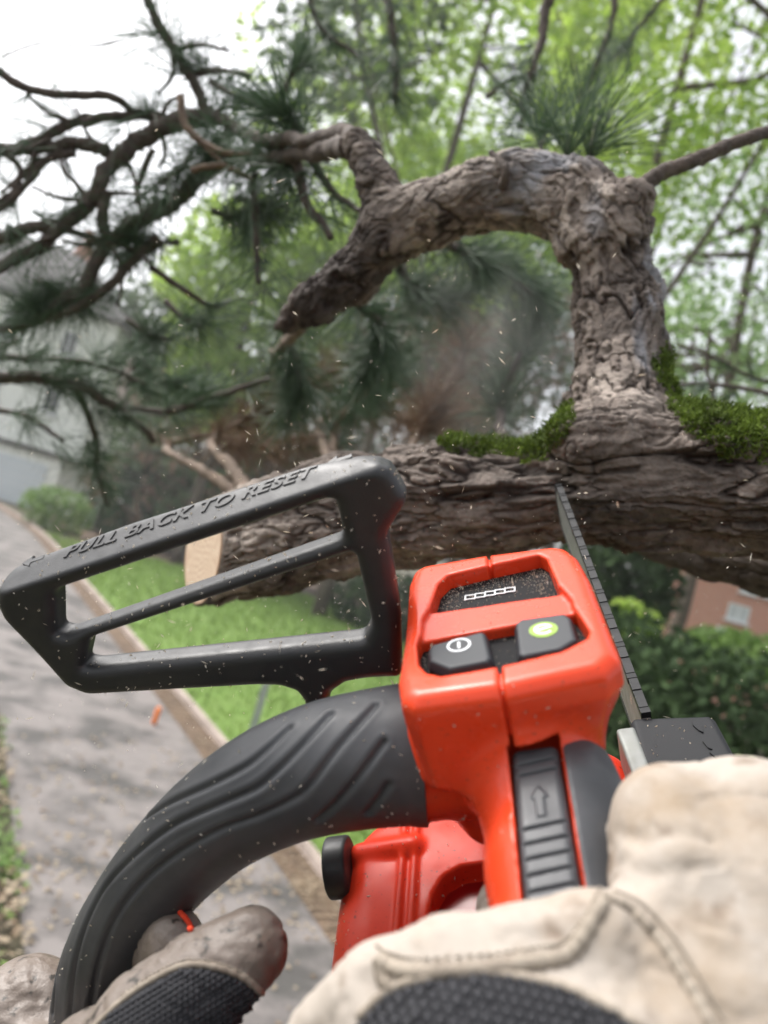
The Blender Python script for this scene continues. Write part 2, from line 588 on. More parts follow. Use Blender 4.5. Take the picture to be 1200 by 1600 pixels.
# ================================================================ the setting
M['ground'] = mat('earth', (.085, .062, .042), .95, bump=1.0, bscale=14, bdist=.05, col2=(.045, .055, .022), vscale=.9, detail=10)
M['asphalt'] = mat('worn_asphalt', (.185, .165, .158), .75, bump=.5, bscale=60, bdist=.01, col2=(.065, .06, .057), vscale=1.3, detail=9, ramp=(.44, .60), rvary=.2)
M['soil'] = mat('soil', (.17, .115, .075), .95, bump=1, bscale=30, bdist=.03, col2=(.09, .06, .04), vscale=3)
M['kerbstone'] = mat('kerb_concrete', (.40, .33, .29), .9, bump=.5, bscale=70, bdist=.005, col2=(.28, .23, .20), vscale=5)
M['turf'] = mat('turf', (.12, .19, .035), .95, bump=.8, bscale=20, bdist=.04, col2=(.12, .21, .035), vscale=1.5)
M['grass'] = mat('grass_blade', (.14, .23, .045), .7, col2=(.26, .37, .10), tint='tint', trans=.35)
M['leaf_bright'] = mat('bright_leaf', (.22, .36, .035), .55, col2=(.50, .64, .15), tint='tint', trans=.6)
M['leaf_mid'] = mat('mid_leaf', (.08, .17, .03), .55, col2=(.24, .36, .09), tint='tint', trans=.4)
M['leaf_dark'] = mat('dark_leaf', (.022, .040, .016), .8, spec=.15, col2=(.050, .085, .030), tint='tint', trans=.2)
M['leaf_pale'] = mat('pale_leaf', (.20, .34, .10), .55, col2=(.42, .55, .26), tint='tint', trans=.5)
M['leaf_grey'] = mat('grey_green_leaf', (.055, .10, .040), .6, col2=(.18, .26, .11), tint='tint', trans=.25)
M['leaf_brown'] = mat('brown_leaf', (.13, .075, .045), .8, col2=(.36, .25, .18), tint='tint', trans=.2)
M['litter'] = mat('fallen_leaf', (.17, .11, .065), .8, col2=(.42, .35, .25), tint='tint', trans=.1)
M['trunk'] = mat('far_bark', (.075, .055, .042), .9, bump=1, bscale=25, bdist=.03, col2=(.13, .10, .08), vscale=12)

def sheet(name, poly, z, material, kind='structure', nsub=0):
    V = np.array([[x, y, z] for x, y in poly], float)
    me = bpy.data.meshes.new(name)
    me.from_pydata([tuple(v) for v in V], [], [list(range(len(V)))])
    me.materials.append(material)
    o = bpy.data.objects.new(name, me); COL.objects.link(o)
    return tag(o, kind=kind)

def strip(name, A, B, z, material, kind='structure'):
    n = len(A)
    V = np.vstack([np.c_[A, np.full(n, z)], np.c_[B, np.full(n, z)]])
    F = np.array([[i, i + 1, n + i + 1, n + i] for i in range(n - 1)])
    if np.cross(V[F[0][1]] - V[F[0][0]], V[F[0][2]] - V[F[0][0]])[2] < 0: F = F[:, ::-1]
    return tag(obj(name, V, F, material, smooth=False), kind=kind)

sheet('ground', [(-500, -300), (500, -300), (500, 900), (-500, 900)], 0.0, M['ground'])
KERB = catmull([(4.6, .2), (2.6, 3.9), (.81, 7.16), (.30, 8.1), (-1.24, 10.89), (-3.34, 14.47), (-7.54, 21.6), (-13.1, 30.9), (-21, 41)], 120)
_t = np.gradient(KERB, axis=0); _t /= np.linalg.norm(_t, axis=1)[:, None]
_nl = np.c_[-_t[:, 1], _t[:, 0]]                       # to the left of the kerb
P_R = KERB + _nl * .45
P_L = KERB + _nl * 2.9
strip('path', P_L, P_R, .004, M['asphalt'])
strip('soil_strip', P_R, KERB + _nl * .06, .008, M['soil'])
lawn_far = [(-11.5, 31.0), (-2.4, 35.5), (1.4, 37.0), (14, 36)]
lawn_poly = [tuple(p) for p in (KERB - _nl * .06)[:96]] + lawn_far + [(14, .2)]
sheet('lawn', lawn_poly, .012, M['turf'])
sheet('flower_bed', [(-18, 40.5), (-11.5, 31.0), (-2.4, 35.5), (1.4, 37.0), (14, 36), (30, 36), (30, 44), (-18, 44)], .016, M['soil'])

kerb = empty('kerb', (*KERB[40], 0))
kerb['kind'] = 'structure'
acc = 0.0; last = 0; stone = None
for i in range(1, len(KERB)):
    acc += np.linalg.norm(KERB[i] - KERB[i - 1])
    if acc > .86:
        a, b = KERB[last], KERB[i]
        L = np.linalg.norm(b - a) - .012
        ang = math.atan2(b[1] - a[1], b[0] - a[0])
        if stone is None:
            V, F = box_vf((-.5, -.06, -.02), (.5, .06, .10))
            V[4:, 1] *= .86
            me = build_mesh('kerb_stone', V, F, False); me.materials.append(M['kerbstone']); stone = me
        o = bpy.data.objects.new('kerb_stone', stone); COL.objects.link(o); o.parent = kerb
        c = (a + b) / 2 - KERB[40]
        o.location = (c[0], c[1], 0.0); o.rotation_euler = (0, 0, ang + rng.normal(0, .006)); o.scale = (L, 1, 1)
        acc = 0.0; last = i

def scatter_leaves(P, size, aspect=.6, flat=.0, lift=None, r=rng, droop=None):
    """one small four-cornered bent leaf at each point"""
    n = len(P)
    d = r.normal(size=(n, 3)); d[:, 2] *= (1 - flat); d /= np.linalg.norm(d, axis=1)[:, None]
    nn = r.normal(size=(n, 3)); nn[:, 2] += 6 * flat + .6
    s = np.cross(d, nn); s /= np.maximum(np.linalg.norm(s, axis=1), 1e-6)[:, None]
    L = (size * r.uniform(.6, 1.3, n))[:, None]
    w = L * aspect * .5
    up = np.cross(s, d)
    V = np.stack([P - d * L * .5, P + s * w - up * w * .25, P + d * L * .5, P - s * w - up * w * .25], 1).reshape(-1, 3)
    F = np.arange(4 * n).reshape(-1, 4)
    return V, F

def blob_points(c, rad, n, scale, thr, r=rng, seed=0, shell=.35):
    out = []
    got = 0
    while got < n:
        p = r.normal(size=(n * 2, 3)); p /= np.linalg.norm(p, axis=1)[:, None]
        p *= (r.uniform(shell ** 3, 1, len(p)) ** (1 / 3))[:, None]
        q = np.asarray(c) + p * np.asarray(rad)
        k = fbm(q * scale + seed * 7.1, 3, seed) + .10 * (1 - np.linalg.norm(p, axis=1)) > thr
        out.append(q[k]); got += k.sum()
        if k.sum() < 10: break
    return np.concatenate(out)[:n]

def tree(name, label, c, rad, n, leaf, size, cat='tree', group=None, thr=.5, cl=.9, seed=1, trunk_r=.16, limbs=7, aspect=.6, second=None, share=.25, base=None, flat=0.0):
    r = np.random.default_rng(seed)
    c = np.asarray(c, float); rad = np.asarray(rad, float)
    b = np.array([c[0], c[1], 0.0]) if base is None else np.array([*base, 0.0])
    t = empty(name, b, label, cat, group)
    top = c + np.array([0, 0, rad[2] * .55])
    parts = []
    C = catmull([b, b * .5 + c * .5 + [r.normal(0, .15), r.normal(0, .15), -rad[2] * .3], c, top], 14)
    parts.append(tube(C, np.linspace(trunk_r, trunk_r * .25, 14), 8))
    for k in range(limbs):
        s = C[int(r.integers(5, 12))]
        a = r.uniform(0, 6.28)
        e = c + rad * np.array([math.cos(a) * .8, math.sin(a) * .8, r.uniform(-.3, .7)])
        parts.append(tube(catmull([s, (s + e) / 2 + r.normal(0, .12, 3) * rad, e], 9), np.linspace(trunk_r * .45, trunk_r * .08, 9), 6))
        e2 = e + r.normal(0, .25, 3) * rad
        parts.append(tube(catmull([(s + e) / 2, (s + e2) / 2 + r.normal(0, .06, 3) * rad, e2], 7), np.linspace(trunk_r * .22, trunk_r * .05, 7), 6))
    V, F = join(parts)
    obj('trunk', V, F, M['trunk'], t)
    P = blob_points(c, rad, n, cl, thr, r, seed)
    V, F = scatter_leaves(P, size, aspect, flat=flat, r=r)
    tint = np.clip(r.normal(.45, .22, len(P)) + (fbm(P * cl * 1.7, 2, seed + 5) - .5) * .9, 0, 1)
    if second:
        k = fbm(P * 1.1 + 3.3, 3, seed + 9) < np.quantile(fbm(P * 1.1 + 3.3, 3, seed + 9), share)
        fk = np.repeat(k, 1)
        obj('crown', V.reshape(-1, 4, 3)[~k].reshape(-1, 3), np.arange(4 * (~k).sum()).reshape(-1, 4), leaf, t, False, attrs={'tint': ('FACE', tint[~k])})
        obj('dead_foliage', V.reshape(-1, 4, 3)[k].reshape(-1, 3), np.arange(4 * k.sum()).reshape(-1, 4), second, t, False, attrs={'tint': ('FACE', tint[k])})
    else:
        obj('crown', V, F, leaf, t, False, attrs={'tint': ('FACE', tint)})
    return t

# far and near trees: (label, u, v, depth, radii, n, leaf, size, thr, clump, seed)
G1 = 'broadleaf trees behind the pine'
tree('broadleaf_tree', 'tall bright green tree filling the sky above the curved pine stem', at(740, 120, 30), (9.6, 7, 9.0), 12500, M['leaf_bright'], .46, group=G1, thr=.46, cl=.3, seed=11, trunk_r=.28)
tree('broadleaf_tree', 'bright green tree in the top right corner with sky showing through', at(1080, 60, 12), (3.0, 2.2, 3.2), 6000, M['leaf_bright'], .18, group=G1, thr=.48, cl=.9, seed=12, trunk_r=.13)
tree('broadleaf_tree', 'pale thin tree at the right edge below the bare pine twig', at(1170, 420, 14), (2.6, 2.0, 3.2), 3400, M['leaf_pale'], .17, group=G1, thr=.50, cl=1.0, seed=13, trunk_r=.16)
tree('broadleaf_tree', 'yellow green tree seen between the house and the pine stem', at(390, 490, 34), (4.6, 3, 6.0), 6500, M['leaf_bright'], .5, group=G1, thr=.45, cl=.28, seed=14, trunk_r=.3)
tree('broadleaf_tree', 'green tree seen through the arch of the curved pine stem', at(720, 440, 48), (10, 6, 9.5), 5600, M['leaf_mid'], .75, group=G1, thr=.44, cl=.2, seed=15, trunk_r=.5)
tree('broadleaf_tree', 'hazy pale tree low at right with dark crossing branches', at(1110, 620, 17), (3.0, 2.0, 2.8), 2200, M['leaf_pale'], .2, group=G1, thr=.52, cl=.9, seed=16, trunk_r=.2, limbs=14)
tree('broadleaf_tree', 'dark leafy tree hanging in at the top centre', at(560, 60, 24), (3.2, 3.0, 3.0), 900, M['leaf_grey'], .42, group=G1, thr=.50, cl=.55, seed=17, trunk_r=.16, base=(6, 27.0))
tree('broadleaf_tree', 'dull green tree beside the roof of the pale house', at(275, 540, 50), (5, 4, 6), 2600, M['leaf_grey'], .65, group=G1, thr=.40, cl=.25, seed=18, trunk_r=.3)

G2 = 'dense conifer thicket behind the limb'
tree('conifer', 'dense grey green conifer with brown patches behind the limb', at(600, 600, 38), (6.6, 4, 6.8), 7500, M['leaf_grey'], .62, group=G2, thr=.40, cl=.33, seed=21, aspect=.25, second=M['leaf_brown'], share=.42, trunk_r=.4)
tree('conifer', 'dark conifer left of the limb end beside the drive', at(335, 690, 37), (5.0, 4, 4.6), 5200, M['leaf_grey'], .62, group=G2, thr=.42, cl=.36, seed=22, aspect=.3, second=M['leaf_brown'], share=.25, trunk_r=.4)
tree('conifer', 'brown and green conifer directly under the curved stem', at(790, 580, 42), (5.6, 4, 6.6), 5200, M['leaf_grey'], .7, group=G2, thr=.42, cl=.33, seed=23, aspect=.25, second=M['leaf_brown'], share=.5, trunk_r=.4)
tree('conifer', 'dark shaggy conifer above the lawn bed', at(430, 790, 39), (5.0, 3.5, 3.6), 4200, M['leaf_dark'], .6, group=G2, thr=.40, cl=.45, seed=24, aspect=.35, second=M['leaf_brown'], share=.45, trunk_r=.35)
tree('conifer', 'dark evergreen at the far end of the drive', at(215, 790, 38), (3.0, 2.4, 3.0), 3000, M['leaf_dark'], .5, group=G2, thr=.40, cl=.55, seed=25, aspect=.4, second=M['leaf_brown'], share=.3, trunk_r=.25)

G3 = 'dark shrubs below the limb on the right'
def low(u, v, d, rz, rx, n, leaf, size, label, seed, **k):
    c = at(u, v, d)
    return tree('shrub', label, c, (rx, rx * .8, rz), n, leaf, size, cat='shrub', group=G3, seed=seed, trunk_r=.04, limbs=5, **k)
low(950, 1130, 6.5, 1.0, 1.15, 5200, M['leaf_dark'], .13, 'dark green shrub directly beyond the saw bar', 31, thr=.38, cl=1.6, aspect=.5)
low(1130, 1185, 5.2, .75, 1.0, 4600, M['leaf_dark'], .11, 'dark shrub at the right edge below the brick house', 32, thr=.38, cl=1.8, aspect=.5)
low(965, 905, 11, .8, .95, 2400, M['leaf_dark'], .18, 'dark shrub under the limb left of the brick house', 33, thr=.40, cl=1.2, aspect=.5)
low(985, 975, 10, .30, .40, 700, M['leaf_bright'], .15, 'small bright green bush beside the saw bar', 34, thr=.35, cl=1.5)
low(1185, 1030, 13, .42, 1.3, 1300, M['leaf_mid'], .2, 'mid green hedge in front of the brick house', 35, thr=.38, cl=1.2)
low(640, 960, 30, 1.5, 3.4, 2600, M['leaf_dark'], .35, 'low dark shrub in the bed behind the lawn', 36, thr=.40, cl=.8)
low(90, 800, 33, 1.1, 1.6, 900, M['leaf_mid'], .3, 'clipped green bush beside the drive near the garage', 37, thr=.36, cl=.8)
low(880, 1240, 9, .9, 2.6, 2400, M['leaf_mid'], .2, 'green shrub low behind the red saw housing', 38, thr=.40, cl=1.0)

# grass blades on the lawn, leaf litter, ivy
n = 26000
y = rng.uniform(6, 36, n) ** 1.0
x = rng.uniform(-14, 9, n)
kx = np.interp(y, KERB[:, 1], KERB[:, 0])
far = np.interp(x, [-11.5, -2.4, 1.4, 14], [31, 35.5, 37, 36])
k = (x > kx + .15) & (y < far)
P = np.c_[x[k], y[k], np.full(k.sum(), .012)]
m = len(P); h_ = rng.uniform(.04, .09, m) * (1 + P[:, 1] / 25)
a = rng.uniform(0, 6.28, m); w = (.012 + P[:, 1] * .0012)[:, None]
s = np.c_[np.cos(a), np.sin(a), np.zeros(m)] * w
tip = P + np.c_[rng.normal(0, .02, m), rng.normal(0, .02, m), h_]
V = np.stack([P - s, P + s, tip + s * .2, tip - s * .2], 1).reshape(-1, 3)
tag(obj('grass', V, np.arange(4 * m).reshape(-1, 4), M['grass'], smooth=False, attrs={'tint': ('FACE', rng.uniform(0, 1, m))}),
    'short bright green grass of the lawn beside the drive', 'grass', kind='stuff')

n = 900
i = rng.integers(0, 60, n); f_ = rng.uniform(0, 1, n)
P = np.c_[P_L[i] * (1 - f_)[:, None] + P_R[i] * f_[:, None], np.full(n, .02)] + rng.normal(0, .1, (n, 3)) * [1, 1, 0]
near = rng.uniform(0, 1, n) < .35
V, F = scatter_leaves(P, .055, .7, flat=.9)
tag(obj('fallen_leaves', V, F, M['litter'], smooth=False, attrs={'tint': ('FACE', rng.uniform(0, 1, n))}),
    'scattered pale fallen leaves on the grey drive', 'leaves', kind='stuff')
n = 1500
i = rng.integers(0, 70, n); f_ = rng.uniform(0, 1, n)
P = np.c_[P_R[i] + (-_nl[i]) * (f_ * .4)[:, None], np.full(n, .025)]
V, F = scatter_leaves(P, .055, .6, flat=.8)
tag(obj('leaf_litter', V, F, M['litter'], smooth=False, attrs={'tint': ('FACE', rng.uniform(0, .7, n))}),
    'brown leaf litter on the strip along the kerb', 'leaves', kind='stuff')
n = 9000
i = rng.integers(4, 60, n)
P = np.c_[P_L[i] + _nl[i] * (rng.uniform(0, 1, n) ** 1.3 * 3.5 + .03)[:, None] + rng.normal(0, .05, (n, 2)), rng.uniform(.01, .16, n)]
P[:, 2] *= .3 + 1.4 * fbm(P * 1.5, 2, 3)
V, F = scatter_leaves(P, .075, .7, flat=.55)
g = fbm(P * 1.6, 3, 8) + rng.normal(0, .08, n) > .5
Q = V.reshape(-1, 4, 3)
tag(obj('ivy_ground_cover', Q[g].reshape(-1, 3), np.arange(4 * g.sum()).reshape(-1, 4), M['leaf_mid'], smooth=False, attrs={'tint': ('FACE', rng.uniform(0, 1, g.sum()))}),
    'green ivy and weeds on the verge at the left of the drive', 'ground cover', kind='stuff')
tag(obj('verge_leaf_litter', Q[~g].reshape(-1, 3), np.arange(4 * (~g).sum()).reshape(-1, 4), M['litter'], smooth=False, attrs={'tint': ('FACE', rng.uniform(0, 1, (~g).sum()))}),
    'dry tan leaves among the ivy on the left verge', 'leaves', kind='stuff')

# ---------------------------------------------------------------- houses
M['render'] = mat('pale_render', (.90, .91, .86), .9, bump=.2, bscale=20, col2=(.84, .86, .80), vscale=.5)
M['roof'] = mat('grey_slate', (.055, .05, .05), .8, bump=.6, bscale=6, bdist=.05, col2=(.035, .033, .033), vscale=1.5)
M['pot'] = mat('terracotta', (.62, .22, .07), .8)
M['glass'] = mat('window_glass', (.03, .035, .04), .08, spec=.8)
M['sky_pane'] = mat('sky_pale_glass', (.55, .57, .58), .15)  # pale sky reflection painted into the pane colour
M['frame'] = mat('white_frame', (.72, .73, .74), .5)
M['garage'] = mat('pale_blue_door', (.62, .67, .70), .5)
M['stone'] = mat('cream_stone', (.55, .49, .40), .9, col2=(.45, .40, .33), vscale=1)

def brick_mat():
    m = mat('salmon_brick', (.60, .24, .15), .9)
    nt = m.node_tree; b = nt.nodes['Principled BSDF']
    tc = nt.nodes.new('ShaderNodeTexCoord')
    mp = nt.nodes.new('ShaderNodeMapping'); mp.inputs['Rotation'].default_value = (math.radians(90), 0, 0)
    br = nt.nodes.new('ShaderNodeTexBrick')
    br.inputs['Color1'].default_value = (.60, .25, .16, 1); br.inputs['Color2'].default_value = (.52, .20, .13, 1); br.inputs['Mortar'].default_value = (.5, .42, .36, 1)
    br.inputs['Scale'].default_value = 1.0; br.inputs['Brick Width'].default_value = .22; br.inputs['Row Height'].default_value = .075; br.inputs['Mortar Size'].default_value = .008
    nt.links.new(tc.outputs['Object'], mp.inputs['Vector']); nt.links.new(mp.outputs[0], br.inputs['Vector']); nt.links.new(br.outputs[0], b.inputs['Base Color'])
    return m
M['brick'] = brick_mat()

def place(V, o, ang):
    c, s = math.cos(ang), math.sin(ang)
    V = np.asarray(V, float)
    return np.c_[V[:, 0] * c - V[:, 1] * s, V[:, 0] * s + V[:, 1] * c, V[:, 2]] + np.asarray(o, float)

def house(name, label, o, ang, W, D, H, RH, wall, roofm, wins, chim=None, hip=2.5):
    h = empty(name, o, label, 'house')
    V, F = box_vf((0, 0, 0), (W, D, H)); obj('wall', place(V, o, ang), F, wall, h, False)
    e = .45
    V = np.array([[-e, -e, H], [W + e, -e, H], [W + e, D + e, H], [-e, D + e, H], [hip, D / 2, H + RH], [W - hip, D / 2, H + RH], [W - hip, D / 2, H + RH], [hip, D / 2, H + RH]])
    V = np.vstack([V[:4] - [0, 0, .18], V[:4], V[4:6]])
    F4 = [[0, 3, 2, 1], [0, 1, 5, 4], [1, 2, 6, 5], [2, 3, 7, 6], [3, 0, 4, 7], [4, 5, 9, 8], [6, 7, 8, 9]]
    me = bpy.data.meshes.new('roof')
    me.from_pydata([tuple(v) for v in place(V, o, ang) - np.array(h.location)], [], F4 + [[5, 6, 9], [7, 4, 8]])
    me.materials.append(roofm)
    rf = bpy.data.objects.new('roof', me); COL.objects.link(rf); rf.parent = h
    for cx in (chim or []):
        V, F = box_vf((cx - .45, D / 2 - .45, H + RH - 1.2), (cx + .45, D / 2 + .45, H + RH + .5)); obj('chimney', place(V, o, ang), F, M['brick'], rf, False)
        C = np.array([[cx, D / 2, H + RH + .5], [cx, D / 2, H + RH + .8], [cx, D / 2, H + RH + 1.35], [cx, D / 2, H + RH + 1.5]])
        V, F = tube(C, [.24, .24, .19, .25], 10); obj('chimney_pot', place(V, o, ang), F, M['pot'], rf)
    for (x, z, w, hh) in wins:
        wd = None
        fr = []
        t = .07
        for lo, hi in (((x, -.05, z), (x + w, .06, z + t)), ((x, -.05, z + hh - t), (x + w, .06, z + hh)), ((x, -.05, z + t), (x + t, .06, z + hh - t)),
                       ((x + w - t, -.05, z + t), (x + w, .06, z + hh - t)), ((x + w / 2 - .03, -.045, z + t), (x + w / 2 + .03, .05, z + hh - t))):
            fr.append(box_vf(lo, hi))
        V, F = join(fr); wd = obj('window', place(V, o, ang), F, M['frame'], h, False)
        for k in (0, 1):
            V, F = box_vf((x + t + k * (w / 2 - t + .03), -.02, z + t), (x + w / 2 - .03 + k * (w / 2 - t + .03), -.003, z + hh - t)); obj('pane', place(V, o, ang), F, M['glass'] if wall is M['render'] else M['sky_pane'], wd, False)
        V, F = box_vf((x - .1, -.16, z - .09), (x + w + .1, -.003, z - .003)); obj('sill', place(V, o, ang), F, M['frame'], wd, False)
    return h

house('house', 'pale rendered house with grey slate roof and orange chimney pot', (-36, 45, 0), 0.0, 18, 10, 11.6, 4.6, M['render'], M['roof'],
      [(15.0, 8.7, .95, 1.5), (11.4, 8.7, .95, 1.5), (7.8, 8.7, .95, 1.5), (15.0, 5.2, .95, 1.7), (11.4, 5.2, .95, 1.7), (7.8, 5.2, .95, 1.7), (11.2, 1.1, 1.2, 1.8), (7.4, 1.1, 1.2, 1.8)], chim=[12.4], hip=6.0)
house('house', 'salmon brick house with white framed windows beyond the shrubs at right', (14.6, 35, 0), math.radians(-8), 12, 8, 7.4, 3.0, M['brick'], M['roof'],
      [(1.6, 4.35, .95, .75), (1.35, 3.2, .95, .75), (1.9, 5.7, .7, .55), (2.9, 5.75, .7, .55), (5.0, 4.35, .95, .9)])
g = empty('garage', (-20.6, 40, 0), 'low cream garage with pale blue door at the end of the drive', 'garage')
V, F = box_vf((-26, 40, 0), (-16.8, 43.9, 2.9)); obj('wall', V, F, M['render'], g, False)
V, F = box_vf((-26.3, 39.7, 2.903), (-16.5, 43.95, 3.12)); obj('roof', V, F, M['roof'], g, False)
for k in range(5):
    V, F = box_vf((-20.4, 39.93, .06 + k * .47), (-17.4, 39.997, .06 + k * .47 + .45)); obj('door_panel', V, F, M['garage'], g, False)

# parked car at the left edge
M['car'] = mat('blue_car_paint', (.05, .085, .14), .25, coat=.5)
M['tyre'] = mat('tyre', (.02, .02, .02), .9)
co = np.array([-24.2, 37.2, 0.0])
car = empty('parked_car', co, 'dark blue car parked at the end of the drive by the left edge', 'car')
prof = [(-2.1, .32), (-2.15, .7), (-1.95, .88), (-1.25, .95), (-.65, 1.38), (.75, 1.42), (1.45, .98), (2.0, .9), (2.1, .6), (2.05, .32)]
def car_part(name, pr, y0, y1, m, par, tap=0.0):
    n = len(pr)
    V = np.array([[x, y0 + (tap if z > 1 else 0), z] for x, z in pr] + [[x, y1 - (tap if z > 1 else 0), z] for x, z in pr])
    me = bpy.data.meshes.new(name)
    me.from_pydata([tuple(v + co - np.array(car.location)) for v in V], [], [list(range(n))[::-1], list(range(n, 2 * n))] + [[i, (i + 1) % n, n + (i + 1) % n, n + i] for i in range(n)])
    me.materials.append(m)
    o = bpy.data.objects.new(name, me); COL.objects.link(o); o.parent = par
    return o
body = car_part('body', prof, -.85, .85, M['car'], car, .12)
for yy, s in ((-.745, -1), (.745, 1)):
    car_part('side_window', [(-1.05, .99), (-.6, 1.32), (.7, 1.36), (1.25, 1.0)], yy - .03 + s * .03, yy + .03 + s * .03, M['glass'], car)
for x in (-1.3, 1.3):
    for s in (-1, 1):
        V, F = tube(np.array([[x, s * .66, .32], [x, s * .68, .32], [x, s * .87, .32], [x, s * .88, .32]]) + co, [.28, .32, .32, .27], 16)
        wh = obj('wheel', V, F, M['tyre'], car)
        V, F = tube(np.array([[x, s * .875, .32], [x, s * .89, .32], [x, s * .895, .32]]) + co, [.19, .19, .15], 12); obj('rim', V, F, M['bar'], wh)

# post on the lawn edge, orange peg, overhead cable
M['post'] = mat('galvanised_post', (.42, .44, .45), .5, metal=.3, col2=(.32, .34, .35), vscale=6)
p = gnd(390, 1158)
pt = empty('post', p, 'short grey post standing at the lawn edge', 'post')
V, F = box_vf(p + [-.05, -.05, 0], p + [.05, .05, 1.15]); obj('shaft', V, F, M['post'], pt, False)
V, F = box_vf(p + [-.065, -.065, 1.152], p + [.065, .065, 1.19]); obj('cap', V, F, M['post'], pt, False)
M['orange'] = mat('orange_plastic', (.80, .22, .05), .5)
p = gnd(240, 1132)
V, F = tube(np.array([p, p + [.0, 0, .03], p + [.01, 0, .24], p + [.01, 0, .26]]), [.03, .04, .04, .025], 8)
tag(obj('marker_peg', V, F, M['orange'], base=p), 'small orange marker peg between drive and kerb', 'peg')
M['cable'] = mat('black_cable', (.04, .04, .045), .6)
A, B_ = at(-700, 110, 26), at(520, 20, 16)
C = np.array([A * (1 - t) + B_ * t - np.array([0, 0, 1.2 * math.sin(math.pi * t)]) for t in np.linspace(0, 1, 30)])
V, F = tube(C, .022, 6)
tag(obj('overhead_cable', V, F, M['cable'], base=C[15]), 'thin overhead cable crossing the white sky at top left', 'cable')

# pale veil volume added to imitate glare and lighten the far trees
V, F = box_vf((-70, -12, -1.0), (70, 75, 34))
hz = obj('glare_haze', V, F, [], None, False)
hm = bpy.data.materials.new('glare_haze'); hm.use_nodes = True
nt = hm.node_tree; nt.nodes.clear()
ho = nt.nodes.new('ShaderNodeOutputMaterial'); hv = nt.nodes.new('ShaderNodeVolumePrincipled')
hv.inputs['Color'].default_value = (.93, .95, .96, 1); hv.inputs['Density'].default_value = .0017; hv.inputs['Anisotropy'].default_value = .3
nt.links.new(hv.outputs[0], ho.inputs['Volume'])
hz.data.materials.append(hm)
tag(hz, 'thin pale veil added behind the pine to imitate glare', 'glare_haze', kind='stuff')
# ================================================================ the chainsaw
saw = empty('chainsaw', saw2w((0, 0, -230)), 'orange red cordless chainsaw with black handles cutting toward the pine limb', 'chainsaw')

def sobj(name, fn, lo, hi, h, material, parent=saw):
    V, F = nets(fn, lo, hi, h)
    return obj(name, saw2w(V), F, material, parent)

def PL(pts, ax, val):
    return np.array([sp(u, v, ax, val) for u, v in pts])

# -- upper housing with control recess, shoulder for the front handle and root of the rear handle
win = PL([(671, 948), (684, 912), (700, 898), (760, 884), (842, 866), (854, 872), (874, 918)], 'u', 0)[:, :2]
rec = PL([(652, 1012), (655, 1044), (668, 1058), (692, 1063), (790, 1046), (880, 1024), (918, 1004), (922, 992), (898, 955), (657, 999)], 'u', -2)[:, :2]
HEADP = PL([(633, 905), (640, 888), (658, 878), (755, 861), (866, 847), (890, 850), (906, 862), (925, 895), (972, 1010), (981, 1050), (960, 1075), (800, 1100), (640, 1118), (618, 1100), (616, 1065), (626, 985)], 'u', 0)[:, :2]
HEADP[10:14, 1] = [-57.5, -61, -60, -54.5]
HEADP[9] = (39.5, -50); HEADP[14] = (-43.5, -40)

def housing(p):
    r, f, u = p[:, 0], p[:, 1], p[:, 2]
    d2 = poly2(r, f, HEADP)
    flare = -.42 * np.maximum(-u - 12, 0) * np.clip((r + 10) / 30, .25, 1)
    d = extrude(d2 + 1.0 - flare, u, -22.0, 22.0, 3.2)
    d = smax(d, (d2 + 5.2 - flare + u) * .7071 , 1.6)          # bevelled upper edge
    # lower part of the head, drawn in under the control box
    d = smin(d, rbox(p, (-4, 4, -62), (30, 46, 34), 16), 10)
    # shoulder that carries the front handle
    d = smin(d, np.maximum(capsule(p, (-60, -22, -51), (0, -18, -52), 28.0), -46.5 - r), 9)
    # neck and rear handle
    d = smin(d, chain(p, [(2, -35, -50), (3, -62, -50), (1, -90, -52), (-1, -125, -56), (-3, -178, -68), (-3, -200, -100), (-2, -185, -150)], [25, 22, 20, 20, 20, 21, 22], 8), 15)
    # control recess and window
    d = smax(d, -extrude(poly2(r, f, rec), u, 10, 19.5, 1.0), .8)
    d = smax(d, -extrude(poly2(r, f, win), u, 10, 22, 1.0), .8)
    # cross bar sits a little lower than the rim
    d = smax(d, -(np.maximum(np.maximum(-u - 3.2, poly2(r, f, PLX)), 0 * u - 5)), .6)
    # slot for the lock-off button
    a = np.clip((f + 58) / -70.0, -.6, 1.4)
    rc = 3.2 - 3.5 * a; top = -28.0 - 9.5 * a
    sl = np.maximum(np.maximum(np.abs(r - rc) - 9.3, -(f + 142)), np.maximum(np.maximum(f + 50.0, u + 23.0), -(u - (top - 9))))
    d = smax(d, -sl, .6)
    # flat black rubber inlay seat on the right flank
    # parting line
    d = smax(d, -np.maximum(np.maximum(np.abs(r + 3.0 - .03 * (f + 20)) - .8, -(d + 2.0)), np.maximum(-(u + 40), np.abs(f + 4) * -1 + 38)), .5)
    return d
PLX = PL([(671, 948), (874, 914), (892, 934), (898, 955), (657, 999), (660, 965)], 'u', 0)[:, :2]
head = sobj('upper_housing', housing, (-50, -226, -178), (52, 64, 4), 1.15, M['red'])

